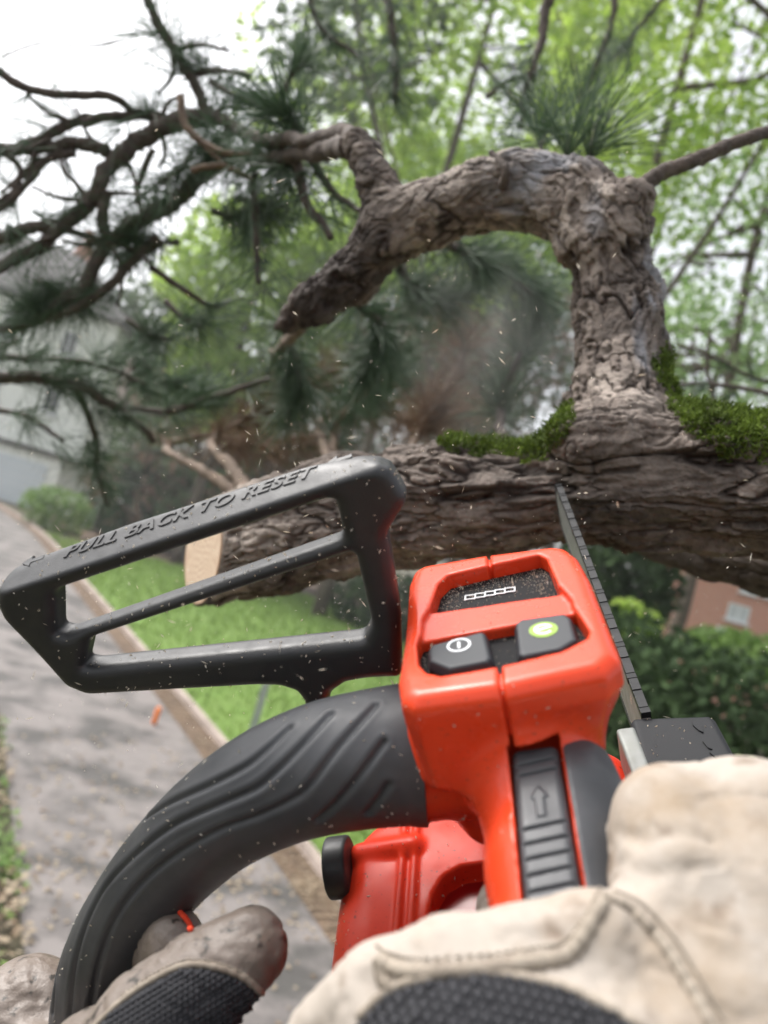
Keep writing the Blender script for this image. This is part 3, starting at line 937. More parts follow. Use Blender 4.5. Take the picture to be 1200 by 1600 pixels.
# floor of the window with the charge display, floor of the button recess
def pfloor(name, poly, z0, z1, m, slope=0.0, par=saw):
    n = len(poly)
    lo = np.c_[poly, np.full(n, z0) - slope * (poly[:, 1] - 10)]; hi = np.c_[poly, np.full(n, z1) - slope * (poly[:, 1] - 10)]
    me = bpy.data.meshes.new(name)
    Vw = saw2w(np.vstack([lo, hi])) - np.array(saw.location)
    me.from_pydata([tuple(v) for v in Vw], [], [list(range(n)), list(range(n, 2 * n))[::-1]] + [[i, n + i, n + (i + 1) % n, (i + 1) % n] for i in range(n)])
    me.materials.append(m)
    o = bpy.data.objects.new(name, me); COL.objects.link(o); o.parent = par
    return o
def grow(poly, k):
    c = poly.mean(0); return c + (poly - c) * k
disp = pfloor('display_panel', grow(win, 1.02), -11.0, -9.0, M['panel'], -.06)
butp = pfloor('button_panel', grow(rec, 1.01), -9.6, -8.0, M['panel'])

def button(px, zt, name='button'):
    P2 = PL(px, 'u', -3)[:, :2]
    def fn(p):
        u = p[:, 2]
        d2 = poly2(p[:, 0], p[:, 1], P2) + np.clip((u + 6) * .35, 0, 3)
        return extrude(d2, u, (zt - 9.5) / 2, (zt + 9.5) / 2, 1.1)
    lo = [*(P2.min(0) - 3), -11]; hi = [*(P2.max(0) + 3), zt + 2]
    return sobj(name, fn, lo, hi, .55, M['button'])
b1 = button([(672, 1008), (754, 986), (762, 990), (772, 1030), (764, 1038), (701, 1050), (668, 1036), (666, 1018)], -2.2)
b2 = button([(802, 976), (812, 968), (884, 958), (896, 966), (906, 1002), (880, 1018), (818, 1030), (806, 1026)], -2.2)

def ring_vf(c2, r0, r1, z, n=40, a0=0.0, a1=2 * math.pi, th=.28):
    a = np.linspace(a0, a1, n)
    q = []
    for rr, zz in ((r0, z), (r1, z), (r1, z + th), (r0, z + th)):
        q.append(np.c_[c2[0] + rr * np.cos(a), c2[1] + rr * np.sin(a), np.full(n, zz)])
    V = np.concatenate(q); F = []
    for i in range(n - 1):
        for k in range(4):
            k2 = (k + 1) % 4
            F.append([k * n + i, k * n + i + 1, k2 * n + i + 1, k2 * n + i])
    return V, np.array(F)
def sbar(c2, w, l, ang, z, th=.28):
    V, F = box_vf((-w / 2, -l / 2, z), (w / 2, l / 2, z + th))
    return place(V, (c2[0], c2[1], 0), ang), F
ic = sp(717, 1008, 'u', -2.2)[:2]
V, F = join([ring_vf(ic, 3.9, 4.8, -2.3), sbar(ic, 1.0, 4.6, 0.0, -2.3)])
obj('power_icon', saw2w(V), F, M['white'], b1, False)
ic = sp(849, 984, 'u', -2.2)[:2]
V, F = ring_vf(ic, .01, 5.6, -2.3)
eco = obj('eco_disc', saw2w(V), F, M['lime'], b2, False)
V, F = join([ring_vf(ic, 2.6, 3.7, -2.1, a0=math.radians(12), a1=math.radians(322)), sbar(ic + [.4, .45], 1.15, 6.4, math.radians(-76), -2.1)])
obj('eco_letter', saw2w(V), F, M['white'], b2, False)
# charge scale on the display
cs = []
for k in range(6):
    c = sp(728 + k * 15.5, 941 - k * 2.8, 'u', -9)[:2]
    cs.append(sbar(c + [0, 1.6], .55, 3.8, -.1, -12.2, .3))
    if k < 5:
        c2 = sp(735.5 + k * 15.5, 939.6 - k * 2.8, 'u', -9)[:2]
        for q in (-.05, 3.25): cs.append(sbar(c2 + [0, q], 4.2, .55, -.1, -12.2 + .02 * k, .3))
V, F = join(cs)
V[:, 2] += 3.4 + .06 * (V[:, 1] - 10)
obj('charge_scale', saw2w(V), F, M['white'], disp, False)

# -- lock-off slider with ribs and arrow
def slider(p):
    r, f, u = p[:, 0], p[:, 1], p[:, 2]
    a = np.clip((f + 58) / -70.0, -.3, 1.5)
    rc = 3.2 - 3.5 * a; top = -27.2 - 9.5 * a
    q = np.c_[r - rc, f + 100, u - (top - 7)]
    d = np.maximum(rbox(q, (0, 0, 0), (8.4, 43, 7), 3.0), -(f + 140))
    g = 1e9 * np.ones(len(p))
    for fg in [-64.5, -69.0] + [-90.5 - 5.4 * k for k in range(10)]:
        g = np.minimum(g, np.hypot((f - fg - .10 * (r - rc)), np.maximum(-(u - top + .3), 0) * .6) - .55)
    d = smax(d, -g, .35)
    # raised arrow
    x, y = r - rc + .3, f + 80.0
    tri = np.maximum(np.abs(x) * .86 + (y - 5.0) * .5, -(y + .2))
    stem = np.maximum(np.abs(x) - 1.5, np.abs(y + 3.6) - 3.8)
    ar = np.minimum(tri, stem)
    return np.where(np.abs(u - top) < 2, np.minimum(d, smax(ar, np.abs(u - top) - .55, .3)), d)
sobj('lock_off_button', slider, (-14, -146, -62), (18, -54, -22), .55, M['rubber'])

# -- black rubber on the right flank of the rear handle
def flank(p):
    r, f, u = p[:, 0], p[:, 1], p[:, 2]
    d = chain(p, [(8.6, -52, -49), (8.2, -66, -50), (6.2, -90, -52), (3.4, -125, -56), (0, -178, -68)], [22.4, 22.2, 19.8, 19.0, 18.6], 8)
    a = np.clip((f + 58) / -70.0, -.6, 1.8)
    rc = 3.2 - 3.5 * a
    return smax(smax(d, (rc + 9.9) - r, 1.0), f + 53 - .25 * np.maximum(-30 - u, 0) , 1.0)
sobj('grip_rubber', flank, (0, -200, -92), (36, -36, -22), .9, M['rubber'])

# -- front handle: thick rubber tube, grooves cut along it
hp = np.array([sp(666, 1177, 'f', -22), sp(620, 1178, 'f', -22), sp(512, 1196, 'f', -23), sp(420, 1230, 'f', -25), sp(338, 1281, 'f', -26), sp(266, 1349, 'f', -27), sp(213, 1417, 'f', -27),
               sp(176, 1482, 'f', -27), sp(152, 1560, 'f', -27), sp(146, 1650, 'f', -27), sp(160, 1740, 'f', -27), (-205, -25, -235), (-160, -22, -245), (-105, -20, -235)])
HC = catmull(hp, 460)
hr = np.interp(np.linspace(0, 13, 460), np.arange(14), [29.0, 28.6, 27.4, 25.6, 23.6, 22.2, 21.8, 21.6, 21.6, 21.6, 21.6, 21.6, 22, 22])
NS = 230
V0, F0 = tube(HC, hr, NS, up=(0, 1, 0))
W0 = saw2w(V0)
bv = bvh_of(W0, F0)
NR = normals(W0, F0)
def c3(x, y): return (x * .5833, 1040 + y * .5833)
grooves = [[c3(*q) for q in g_] for g_ in (
    [(775, 165), (715, 222), (655, 270), (560, 320), (430, 380), (330, 460), (240, 560), (190, 660), (155, 800), (140, 930)],
    [(885, 128), (800, 222), (735, 288), (680, 332), (580, 375), (470, 425), (380, 490), (290, 580), (235, 680), (200, 800), (185, 940)],
    [(1005, 105), (905, 220), (830, 320), (790, 355), (700, 400), (590, 440), (480, 500), (380, 580), (305, 680), (262, 800), (240, 930)],
    [(1028, 205), (960, 300), (905, 365), (850, 415)],
    [(1040, 320), (1010, 365), (985, 395)])]
disp_ = np.zeros(len(W0))
for g_ in grooves:
    Lp, _ = trace(bv, g_, 70)
    near_ = np.linalg.norm(W0[:, None] - Lp[None, ::6], axis=2).min(1) < .02
    d = np.full(len(W0), 1.0)
    d[near_] = seg_dist(W0[near_], Lp)
    x = d / .00115
    disp_ += -.0016 * np.exp(-x * x) + .00022 * np.exp(-((d - .0032) / .0014) ** 2)
disp_ *= 1.0
obj('front_handle', W0 + NR * disp_[:, None], F0, M['rubber'], saw)

# -- hand guard with two windows
fo, fi = 40.0, 23.0
def pf(lst): return np.array([sp(u, v, 'f', fv)[[0, 2]] for u, v, fv in lst])
G_OUT = pf([(6, 905, 30), (30, 882, fo), (60, 867, fo), (204, 813, fo), (309, 780, fo), (473, 727, fo), (565, 708, fo), (592, 708, fo), (612, 722, 34), (635, 766, 30), (634, 782, 28), (606, 828, 27), (612, 868, 27),
            (626, 960, 27), (628, 1062, fi), (575, 1064, fi), (540, 1070, fi), (517, 1086, fi), (512, 1104, fi), (508, 1140, fi), (470, 1140, fi), (476, 1102, fi), (462, 1084, fi), (436, 1076, fi), (400, 1075, fi),
            (135, 1090, fi), (100, 1076, fi), (68, 1040, fi), (8, 965, 26), (0, 940, 27)])
G_W1 = pf([(83, 924, fi), (510, 781, fi), (524, 783, fi), (541, 830, 33), (125, 968, fo), (110, 964, fo)])
G_W2 = pf([(137, 1001, fi), (548, 866, fi), (556, 872, fi), (583, 962, 33), (572, 974, fo), (164, 1017, fo), (150, 1014, fo)])
def chaikin(P, n=2):
    Q = []
    for i in range(len(P)):
        a, b = P[i], P[(i + 1) % len(P)]
        L = np.linalg.norm(b - a); c = min(9.0, .4 * L)
        Q += [a, a + (b - a) * c / L, b - (b - a) * c / L]
    P = np.array(Q)
    for _ in range(n):
        Q = np.roll(P, -1, 0); P = np.stack([.75 * P + .25 * Q, .25 * P + .75 * Q], 1).reshape(-1, 2)
    return P
G_OUT, G_W1, G_W2 = chaikin(G_OUT), chaikin(G_W1), chaikin(G_W2)
bd = (pf([(473, 727, fo)]) - pf([(60, 867, fo)]))[0]; bd /= np.linalg.norm(bd)
bm = np.array([-bd[1], bd[0]]); b0 = pf([(300, 783, fo)])[0]
def guard(p):
    r, f, u = p[:, 0], p[:, 1], p[:, 2]
    d2 = smax(smax(poly2(r, u, G_OUT), -poly2(r, u, G_W1), 2.5), -poly2(r, u, G_W2), 2.5)
    hh = (r - b0[0]) * bm[0] + (u - b0[1]) * bm[1]             # height over the top bar's upper edge
    half = 9.0 + 1.5 * np.clip((hh + 40) / 40, 0, 1)
    d = extrude(d2, f, 31.0, half, 6.0)
    pc = hh * math.cos(math.radians(24)) - (f - 37.5) * math.sin(math.radians(24)) + .4
    d = smax(d, np.where(hh > -16, pc, -5.0), 2.0)
    return d
gd = sobj('hand_guard', guard, (-236, 16, -78), (-20, 46, 92), 1.25, M['black'])
# raised lettering on the guard's upper facet
fc = bpy.data.curves.new('lettering', 'FONT')
fc.body = '\u25C0 PULL BACK TO RESET \u25C0'
fc.body = 'PULL BACK TO RESET'
fc.size = 1.0; fc.extrude = .03; fc.shear = .35; fc.space_character = 1.08; fc.offset = .02
fo_ = bpy.data.objects.new('lettering', fc); COL.objects.link(fo_)
dg = bpy.context.evaluated_depsgraph_get()
tm = fo_.evaluated_get(dg).to_mesh()
TV = np.array([v.co for v in tm.vertices]); TF = [list(p.vertices) for p in tm.polygons]
fo_.evaluated_get(dg).to_mesh_clear()
bpy.data.objects.remove(fo_)
bv = None
GV, GF = [np.empty((0, 3))], []
ev = gd.data
gV = np.array([v.co for v in ev.vertices]) + np.array(saw.location); gF = np.array([list(p.vertices) for p in ev.polygons])
gb = bvh_of(gV, gF)
pa, na = hit(gb, 84, 866); pb, nb_ = hit(gb, 512, 726)
ex = pb - pa; Lw = np.linalg.norm(ex); ex /= Lw
pm, nm = hit(gb, 298, 791)
nm = nm - (nm @ ex) * ex; nm /= np.linalg.norm(nm)
ey = np.cross(nm, ex)
wid = TV[:, 0].max()
sx = Lw * .97 / wid
def letter_pts(T, x0, s, sy):
    return pa + ex * (x0 + T[:, :1] * s) + ey * ((T[:, 1:2] - .56) * sy) + nm * (T[:, 2:3] * .018)
LV = letter_pts(TV, Lw * .045, sx * .95, 0.0092)
for k_ in range(len(LV)):
    pass
# let the letters follow the slightly crowned facet
o_, q_, _, _ = None, None, None, None
for k_ in range(len(LV)):
    base_ = LV[k_] - nm * (TV[k_, 2] * .018)
    loc_, nrm_, _, dist_ = gb.ray_cast(Vector(base_ + nm * .01), Vector(-nm))
    if loc_ is not None and dist_ < .02:
        LV[k_] = np.array(loc_) + nm * (.0001 + max(TV[k_, 2], -.004) * .016)
me = bpy.data.meshes.new('lettering')
me.from_pydata([tuple(v - np.array(saw.location)) for v in LV], [], TF); me.materials.append(M['black'])
lo_ = bpy.data.objects.new('lettering', me); COL.objects.link(lo_); lo_.parent = gd
# arrow marks either side of the lettering
for u_, v_ in ((52, 876), (530, 719)):
    c_, n_ = hit(gb, u_, v_)
    if c_ is None: continue
    tri = np.array([[-.006, 0], [-.001, .0045], [-.001, .0015], [.006, .0015], [.006, -.0015], [-.001, -.0015], [-.001, -.0045]])
    Va = np.vstack([c_ + ex * t[0] + ey * t[1] * .8 + nm * .0004 for t in tri] + [c_ + ex * t[0] + ey * t[1] - nm * .001 for t in tri])
    me = bpy.data.meshes.new('arrow_mark')
    me.from_pydata([tuple(v - np.array(saw.location)) for v in Va], [], [[0, 2, 1], [0, 5, 2], [0, 6, 5], [2, 5, 4, 3]] + [[i, (i + 1) % 7, 7 + (i + 1) % 7, 7 + i] for i in range(7)])
    me.materials.append(M['black']); ao = bpy.data.objects.new('arrow_mark', me); COL.objects.link(ao); ao.parent = gd

# -- lower motor housing
def lower(p):
    r, f, u = p[:, 0], p[:, 1], p[:, 2]
    d = rbox(p, (-24, -24, -172), (76, 84, 52), 20)
    d = smax(d, (-r - 96) * .78 + (u + 128) * .62 + .22 * (f + 20) - 6.0, 8)          # sloping left shoulder
    d = smax(d, (f - 18) * .8 + (-r - 80) * .5, 8)
    for rr in (-60.0, -66.0):
        d = smin(d, np.maximum(np.hypot(r - rr - .03 * f, u + 119.4) - 1.6, np.abs(f + 30) - 60), 1.2)
    d = smin(d, capsule(p, (-62, -2, -121), (-88, 0, -124), 6.0), 3)
    pk = PL([(668, 1475), (668, 1430), (676, 1395), (692, 1368), (720, 1352), (775, 1345), (790, 1475)], 'u', -120)[:, :2]
    d2 = poly2(r, f, pk)
    d = smax(d, -extrude(d2, u, -110, 22, 2.0), 1.0)
    d = smin(d, smax(smax(np.abs(d2 - 2.2) - 1.2, np.abs(u + 120) - 1.6, .6), d, -3) if False else d, .1)
    return d
sobj('motor_housing', lower, (-106, -112, -228), (58, 66, -112), 1.6, M['red_gloss'])
pk = PL([(664, 1480), (664, 1430), (672, 1392), (690, 1364), (720, 1348), (780, 1340), (795, 1480)], 'u', -120)[:, :2]
pfloor('air_intake', pk, -134.0, -131.0, M['dark_red'])
# oil filler cap
oc = np.array([-97.5, -7.0, -122])
def cap_fn(p):
    q = p - oc
    ax = np.abs(q[:, 0]); rr = np.hypot(q[:, 1] * 1.0, q[:, 2])
    th = np.arctan2(q[:, 2], q[:, 1])
    rr = rr + .0 * th
    a = rr - 14.0 + 1.5; b = ax - 5.6 + 1.5
    return np.minimum(np.maximum(a, b), 0) + np.hypot(np.maximum(a, 0), np.maximum(b, 0)) - 1.5
sobj('oil_cap', cap_fn, oc - [9, 18, 18], oc + [9, 18, 18], .8, M['black'])

# -- battery and rear base (below the frame)
sobj('battery', lambda p: rbox(p, (-4, -150, -190), (40, 46, 38), 8), (-50, -202, -234), (44, -98, -146), 2.5, M['black'])

# -- sprocket cover, grey strip, guide bar, chain
def cover(p):
    r, f, u = p[:, 0], p[:, 1], p[:, 2]
    P2 = PL([(984, 1126), (990, 1120), (1108, 1116), (1118, 1122), (1172, 1222), (1185, 1290), (1030, 1290)], 'u', -104)[:, :2]
    return extrude(poly2(r, f, P2), u, -143, 39, 3.2)
cv = sobj('sprocket_cover', cover, (40, -52, -186), (112, 56, -100), 1.3, M['cover'])
def strip_fn(p):
    return rbox(p, (50.5, 2, -140), (4.6, 40, 36.5), 1.5)
sobj('cover_plate', strip_fn, (42, -42, -180), (58, 46, -100), 1.0, M['bar'])
# moulded arrow and chain mark on the cover
def mark(name, px, h=.9):
    P2 = PL(px, 'u', -104)[:, :2]
    n = len(P2)
    Vm = saw2w(np.vstack([np.c_[P2, np.full(n, -104 + h)], np.c_[P2, np.full(n, -104.6)]])) - np.array(saw.location)
    me = bpy.data.meshes.new(name)
    me.from_pydata([tuple(v) for v in Vm], [], [list(range(n)), list(range(n, 2 * n))[::-1]] + [[i, n + i, n + (i + 1) % n, (i + 1) % n] for i in range(n)])
    me.materials.append(M['cover']); o = bpy.data.objects.new(name, me); COL.objects.link(o); o.parent = cv
mark('arrow_mark', [(1081, 1126), (1084, 1124), (1096, 1134), (1099, 1146), (1092, 1143), (1083, 1135)])
mark('chain_mark', [(1098, 1160), (1104, 1156), (1117, 1166), (1125, 1172), (1138, 1193), (1124, 1190), (1109, 1178), (1114, 1173), (1106, 1170)])

BR = 62.5
bA = np.array([BR, 36.0, -104.0]); bT = sp(869, 748, 'r', BR)
bdv = bT - bA; bl = np.linalg.norm(bdv); bdv /= bl
bup = np.cross(np.array([1.0, 0, 0]), bdv); bup /= np.linalg.norm(bup)
def bar_xyz(x, y, z):       # along, up, across
    return bA + np.outer(np.atleast_1d(x), bdv) + np.outer(np.atleast_1d(y), bup) + np.outer(np.atleast_1d(z), [1.0, 0, 0])
HB = 20.0
tip_c = bl - HB * .82
prof = [(-50, 4)] + [(x, 0) for x in np.linspace(-20, tip_c, 12)]
for a_ in np.linspace(90, -90, 22):
    prof.append((tip_c + HB * .82 * math.cos(math.radians(a_)), -HB + HB * math.sin(math.radians(a_))))
prof += [(x, -2 * HB) for x in np.linspace(tip_c, -20, 6)] + [(-50, -2 * HB)]
prof = np.array(prof)
inner = (prof - [80, -HB]) * [.985, .90] + [80, -HB]
n = len(prof)
V = np.vstack([bar_xyz(inner[:, 0], inner[:, 1], -2.0), bar_xyz(inner[:, 0], inner[:, 1], 2.0)])
me = bpy.data.meshes.new('guide_bar')
me.from_pydata([tuple(v) for v in saw2w(V) - np.array(saw.location)], [], [list(range(n)), list(range(n, 2 * n))[::-1]] + [[i, n + i, n + (i + 1) % n, (i + 1) % n] for i in range(n)])
me.materials.append(M['bar']); o = bpy.data.objects.new('guide_bar', me); COL.objects.link(o); o.parent = saw
# chain: links follow the rim of the bar
per = np.vstack([prof[1:-1]])
seg = np.r_[0, np.cumsum(np.linalg.norm(np.diff(per, axis=0), axis=1))]
ch = []
pitch = 4.4
k = 0
s = 34.0
while s < seg[-1] - 4:
    c = np.array([np.interp(s, seg, per[:, 0]), np.interp(s, seg, per[:, 1])])
    c2 = np.array([np.interp(s + 1, seg, per[:, 0]), np.interp(s + 1, seg, per[:, 1])])
    t = (c2 - c) / np.linalg.norm(c2 - c); nn = np.array([-t[1], t[0]])
    hgt = 1.6 if k % 6 else 1.9
    zs = [(-2.35, 2.35)]
    if k % 6 == 0: zs = [(-2.6, 2.4)] if (k // 6) % 2 else [(-2.4, 2.6)]
    for z0, z1 in zs:
        q = []
        for yy in (-2.6, hgt - (0.0)):
            for dx in (-2.19, 2.19):
                sl_ = .6 if (yy > 0 and dx > 0 and k % 3 == 0) else 0
                for z in (z0, z1):
                    xy = c + t * dx + nn * (yy - sl_)
                    q.append(bar_xyz(xy[0], xy[1], z)[0])
        q = np.array(q)
        ch.append((q, np.array([[0, 1, 3, 2], [4, 6, 7, 5], [0, 4, 5, 1], [2, 3, 7, 6], [0, 2, 6, 4], [1, 5, 7, 3]])))
    s += pitch; k += 1
V, F = join(ch)
obj('saw_chain', saw2w(V), F, M['chain'], saw, False)['kind'] = 'stuff'
# ================================================================ the pine being cut
pine = empty('pine_tree', at(1500, 760, .8) * [1, 1, 0], 'mossy pine with thick sawn limb, curved stem and bare twigs around the saw', 'tree')

def cp(lst): return np.array([vp(u, v, d) for u, v, d, r in lst]), np.array([r * d / FPX for u, v, d, r in lst])
limb = cp([(1420, 770, .62, 118), (1250, 765, .64, 108), (1130, 757, .66, 98), (1010, 757, .67, 90), (880, 768, .69, 78), (760, 784, .71, 82), (640, 790, .74, 86), (540, 806, .77, 84), (430, 836, .81, 84), (250, 885, .86, 76)])
stem = cp([(985, 720, .69, 92), (972, 640, .71, 74), (976, 560, .73, 63), (962, 470, .75, 57), (945, 385, .76, 57), (900, 318, .78, 55), (838, 300, .80, 53), (760, 305, .82, 47), (670, 335, .84, 44), (600, 375, .86, 44), (545, 432, .88, 35), (492, 478, .89, 25), (452, 506, .90, 12)])
stub = cp([(610, 345, .855, 36), (588, 285, .86, 30), (566, 240, .87, 24), (556, 222, .87, 23)])
low_b = cp([(1420, 905, .80, 60), (1200, 888, .84, 42), (1110, 872, .88, 34), (1010, 848, .93, 24)])
cutP = vp(318, 866, .835); cutN = np.array([-.885, 0.03, .46]); cutN /= np.linalg.norm(cutN)

def wood(p, cut=True):
    d = chain(p, *limb, .012)
    s = chain(p, *stem, .012)
    d = smin(d, s, .045)
    d = smin(d, chain(p, *stub, .01), .02)
    for c, r_ in ((vp(800, 262, .785), .010), (vp(985, 315, .74), .017), (vp(1010, 480, .71), .012), (vp(930, 690, .655), .03), (vp(700, 730, .70), .018), (vp(1120, 700, .62), .025)):
        d = smin(d, np.linalg.norm(p - c, axis=1) - r_, .03)
    if cut: d = np.maximum(d, (p - cutP) @ cutN)
    return d
V, F = nets(wood, (-.32, -.17, -1.0), (.52, .42, -.50), .0046)
V, F = subdiv(V, F)
for _ in range(1):
    e = .001
    g = np.stack([(wood(V + np.eye(3)[k] * e) - wood(V - np.eye(3)[k] * e)) / (2 * e) for k in range(3)], 1)
    d_ = wood(V)
    V = V - np.clip(d_, -.003, .003)[:, None] * g
V, F = subdiv(V, F)
N = normals(V, F)
# bark: layered flakes and long fissures that follow the grain of each limb
u_, v_ = pix(cam2w(V)).T
def grain(p, pts):
    """arc length along a limb and the offset from its axis in a carried frame"""
    T, N1, N2 = frames(pts, up=(0.1, 1.0, 0.3))
    S0 = np.r_[0, np.cumsum(np.linalg.norm(np.diff(pts, axis=0), axis=1))]
    best = np.full(len(p), 9.0); out = np.zeros((len(p), 3))
    for i in range(len(pts) - 1):
        ab = pts[i + 1] - pts[i]
        t = np.clip((p - pts[i]) @ ab / (ab @ ab), 0, 1)
        off_ = p - pts[i] - t[:, None] * ab
        dd = np.linalg.norm(off_, axis=1)
        e1 = N1[i] + t[:, None] * (N1[i + 1] - N1[i]); e2 = N2[i] + t[:, None] * (N2[i + 1] - N2[i])
        k = dd < best
        out[k] = np.stack([S0[i] + t * (S0[i + 1] - S0[i]), (off_ * e1).sum(1), (off_ * e2).sum(1)], 1)[k]
        best = np.minimum(best, dd)
    return out
def bark_field(Q, stretch, seed, levels):
    sc_ = np.array([1.0 / stretch, 1.0, 1.0])
    wp = np.stack([fbm(Q * sc_ * 30 + k * 9.7, 2, seed + k) - .5 for k in range(3)], 1) * np.array([stretch, 1, 1]) * .020
    q = (Q + wp) * sc_
    base = fbm(q * 30, 5, seed + 11)
    x = np.clip((base - .22) / .56, 0, .999) * levels
    lev = np.floor(x); fr = x - lev
    terr = (lev + np.clip(fr / .10, 0, 1) * .85 + fr * .15) / levels
    fis = np.abs(fbm(q * 26 + 5.5, 4, seed + 21) - .5)
    fis2 = np.abs(fbm(q * 70 + 1.5, 3, seed + 25) - .5)
    cr = np.clip(fis / .030, 0, 1) * (.45 + .55 * np.clip(fis2 / .05, 0, 1))
    ed = np.clip(fr / .12, 0, 1)
    big = np.floor(q * 22).astype(np.int64)
    rnd = _h(lev.astype(np.int64), big[:, 0] * 0 + 3, big[:, 0] * 0, seed) * .5 + .5 * fbm(q * 60, 2, seed + 31)
    return terr, cr, ed, rnd
QL = grain(V, limb[0]); QS = grain(V, stem[0])
dl = chain(V, *limb, .012); ds = np.minimum(chain(V, *stem, .012), chain(V, *stub, .01))
ws = 1 / (1 + np.exp(-np.clip((dl - ds) / .006, -30, 30)))
fl_ = bark_field(QL, 4.2, 40, 7); fs_ = bark_field(QS, 1.9, 90, 6)
terr, crack, edge, rnd = [a_ * (1 - ws) + b_ * ws for a_, b_ in zip(fl_, fs_)]
arch = np.clip((930 - u_) / 120, 0, 1) * np.clip((430 - v_) / 60, 0, 1)               # younger, tighter bark on the arch
amp = 1 - .45 * arch
disp = amp * (.0190 * (terr - .5) - .0050 * (1 - crack)) + .006 * (fbm(V * 26, 3, 23) - .5) + .0034 * (fbm(V * 210, 4, 31) - .5) + (1 - ws) * (.011 * (fbm(QL * np.array([16, 85, 85]), 4, 29) - .5) + .005 * (terr - .5))
on_cut = (np.abs((V - cutP) @ cutN) < .002)
disp = np.where(on_cut, 0, disp)
V2 = V + N * disp[:, None]
V2 = np.where((((V2 - cutP) @ cutN) > 0)[:, None], V2 - np.outer(np.maximum((V2 - cutP) @ cutN, 0), cutN), V2)
weather = np.clip((fbm(V * np.array([30, 18, 30]), 3, 51) - .52) * 7, 0, 1) * np.clip(1 - np.hypot(u_ - 860, v_ - 290) / 110, 0, 1) ** .5
weather = np.maximum(weather, np.clip((fbm(V * np.array([60, 14, 60]), 3, 52) - .40) * 7, 0, 1) * np.clip(1 - np.hypot((u_ - 1015) / 30, (v_ - 490) / 150), 0, 1) ** .5)
damp_shade = np.clip((640 - u_) / 120, 0, 1) * np.clip((v_ - 285) / 40, 0, 1) * (v_ < 600)      # underside shade and damp painted dark on the broken end of the hook
plate = np.clip(.46 + .9 * (rnd - .5) + .8 * (terr - .5) + 1.3 * (fbm(V * 13, 3, 61) - .5) + .6 * (fbm(V * 120, 3, 66) - .5) + .10 * arch - .42 * damp_shade, 0, 1)
crack = crack * (.35 + .65 * edge) * (1 - .35 * damp_shade)
WV = cam2w(V2)
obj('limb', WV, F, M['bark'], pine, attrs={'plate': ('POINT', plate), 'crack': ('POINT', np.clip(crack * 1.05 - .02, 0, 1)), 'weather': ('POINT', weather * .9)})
limbV, limbF = WV, F
# sawn end of the limb
t1 = np.cross(cutN, [0, 1, 0]); t1 /= np.linalg.norm(t1); t2 = np.cross(t1, cutN)
A_ = np.linspace(0, 2 * np.pi, 64, endpoint=False); rad_ = []
c0 = cutP + t2 * 0
for a in A_:
    dd = t1 * math.cos(a) + t2 * math.sin(a); lo_r, hi_r = 0, .12
    for _ in range(24):
        mid = (lo_r + hi_r) / 2
        if wood((c0 + dd * mid)[None], False)[0] < 0: lo_r = mid
        else: hi_r = mid
    rad_.append(lo_r)
rad_ = np.array(rad_) * .93
rings = [c0 + cutN * .0012]
NQ = 22
for q in np.linspace(0, 1, NQ + 1)[1:]:
    rings += [c0 + cutN * .0012 + (t1 * math.cos(a) + t2 * math.sin(a)) * r_ * q for a, r_ in zip(A_, rad_)]
rings += [c0 - cutN * .006 + (t1 * math.cos(a) + t2 * math.sin(a)) * r_ for a, r_ in zip(A_, rad_)]
me = bpy.data.meshes.new('cut_face')
fs = [[0, 1 + i, 1 + (i + 1) % 64] for i in range(64)]
for k in range(NQ): fs += [[1 + k * 64 + i, 1 + (k + 1) * 64 + i, 1 + (k + 1) * 64 + (i + 1) % 64, 1 + k * 64 + (i + 1) % 64] for i in range(64)]
me.from_pydata([tuple(x) for x in cam2w(np.array(rings)) - np.array(pine.location)], [], fs)
qv = np.r_[0, np.repeat(np.r_[np.linspace(0, 1, NQ + 1)[1:], 1.0], 64)]
av = np.r_[0, np.tile(A_, NQ + 1)]
tn_ = np.clip(.35 + .35 * np.sin(qv * 46 + .9 * np.sin(av * 3 + qv * 4)) + .25 * np.sin(np.sin(av) * qv * 60) + .5 * (qv > .93), 0, 1)
at_ = me.attributes.new('tint', 'FLOAT', 'POINT'); at_.data.foreach_set('value', tn_.astype(np.float32))
me.materials.append(M['wood']); o = bpy.data.objects.new('cut_face', me); COL.objects.link(o); o.parent = pine
o['label'] = 'pale freshly sawn end of the limb'

# lower dark branch at the right
def lowb(p): return chain(p, *low_b, .01) + .004 * (fbm(p * np.array([30, 70, 70]), 3, 12) - .5)
V, F = nets(lowb, (.26, -.16, -1.0), (.52, -.01, -.70), .004)
V, F = subdiv(V, F); N = normals(V, F)
tr_, ck, ed_, idr = bark_field(grain(V, low_b[0]), 3.0, 140, 6)
V = V + N * (.012 * (tr_ - .5) - .003 * (1 - ck) + .002 * (fbm(V * 210, 3, 33) - .5))[:, None]
obj('lower_branch', cam2w(V), F, M['bark'], pine, attrs={'plate': ('POINT', np.clip(.05 + .4 * idr + .3 * (tr_ - .5), 0, 1)), 'crack': ('POINT', ck), 'weather': ('POINT', idr * 0)})

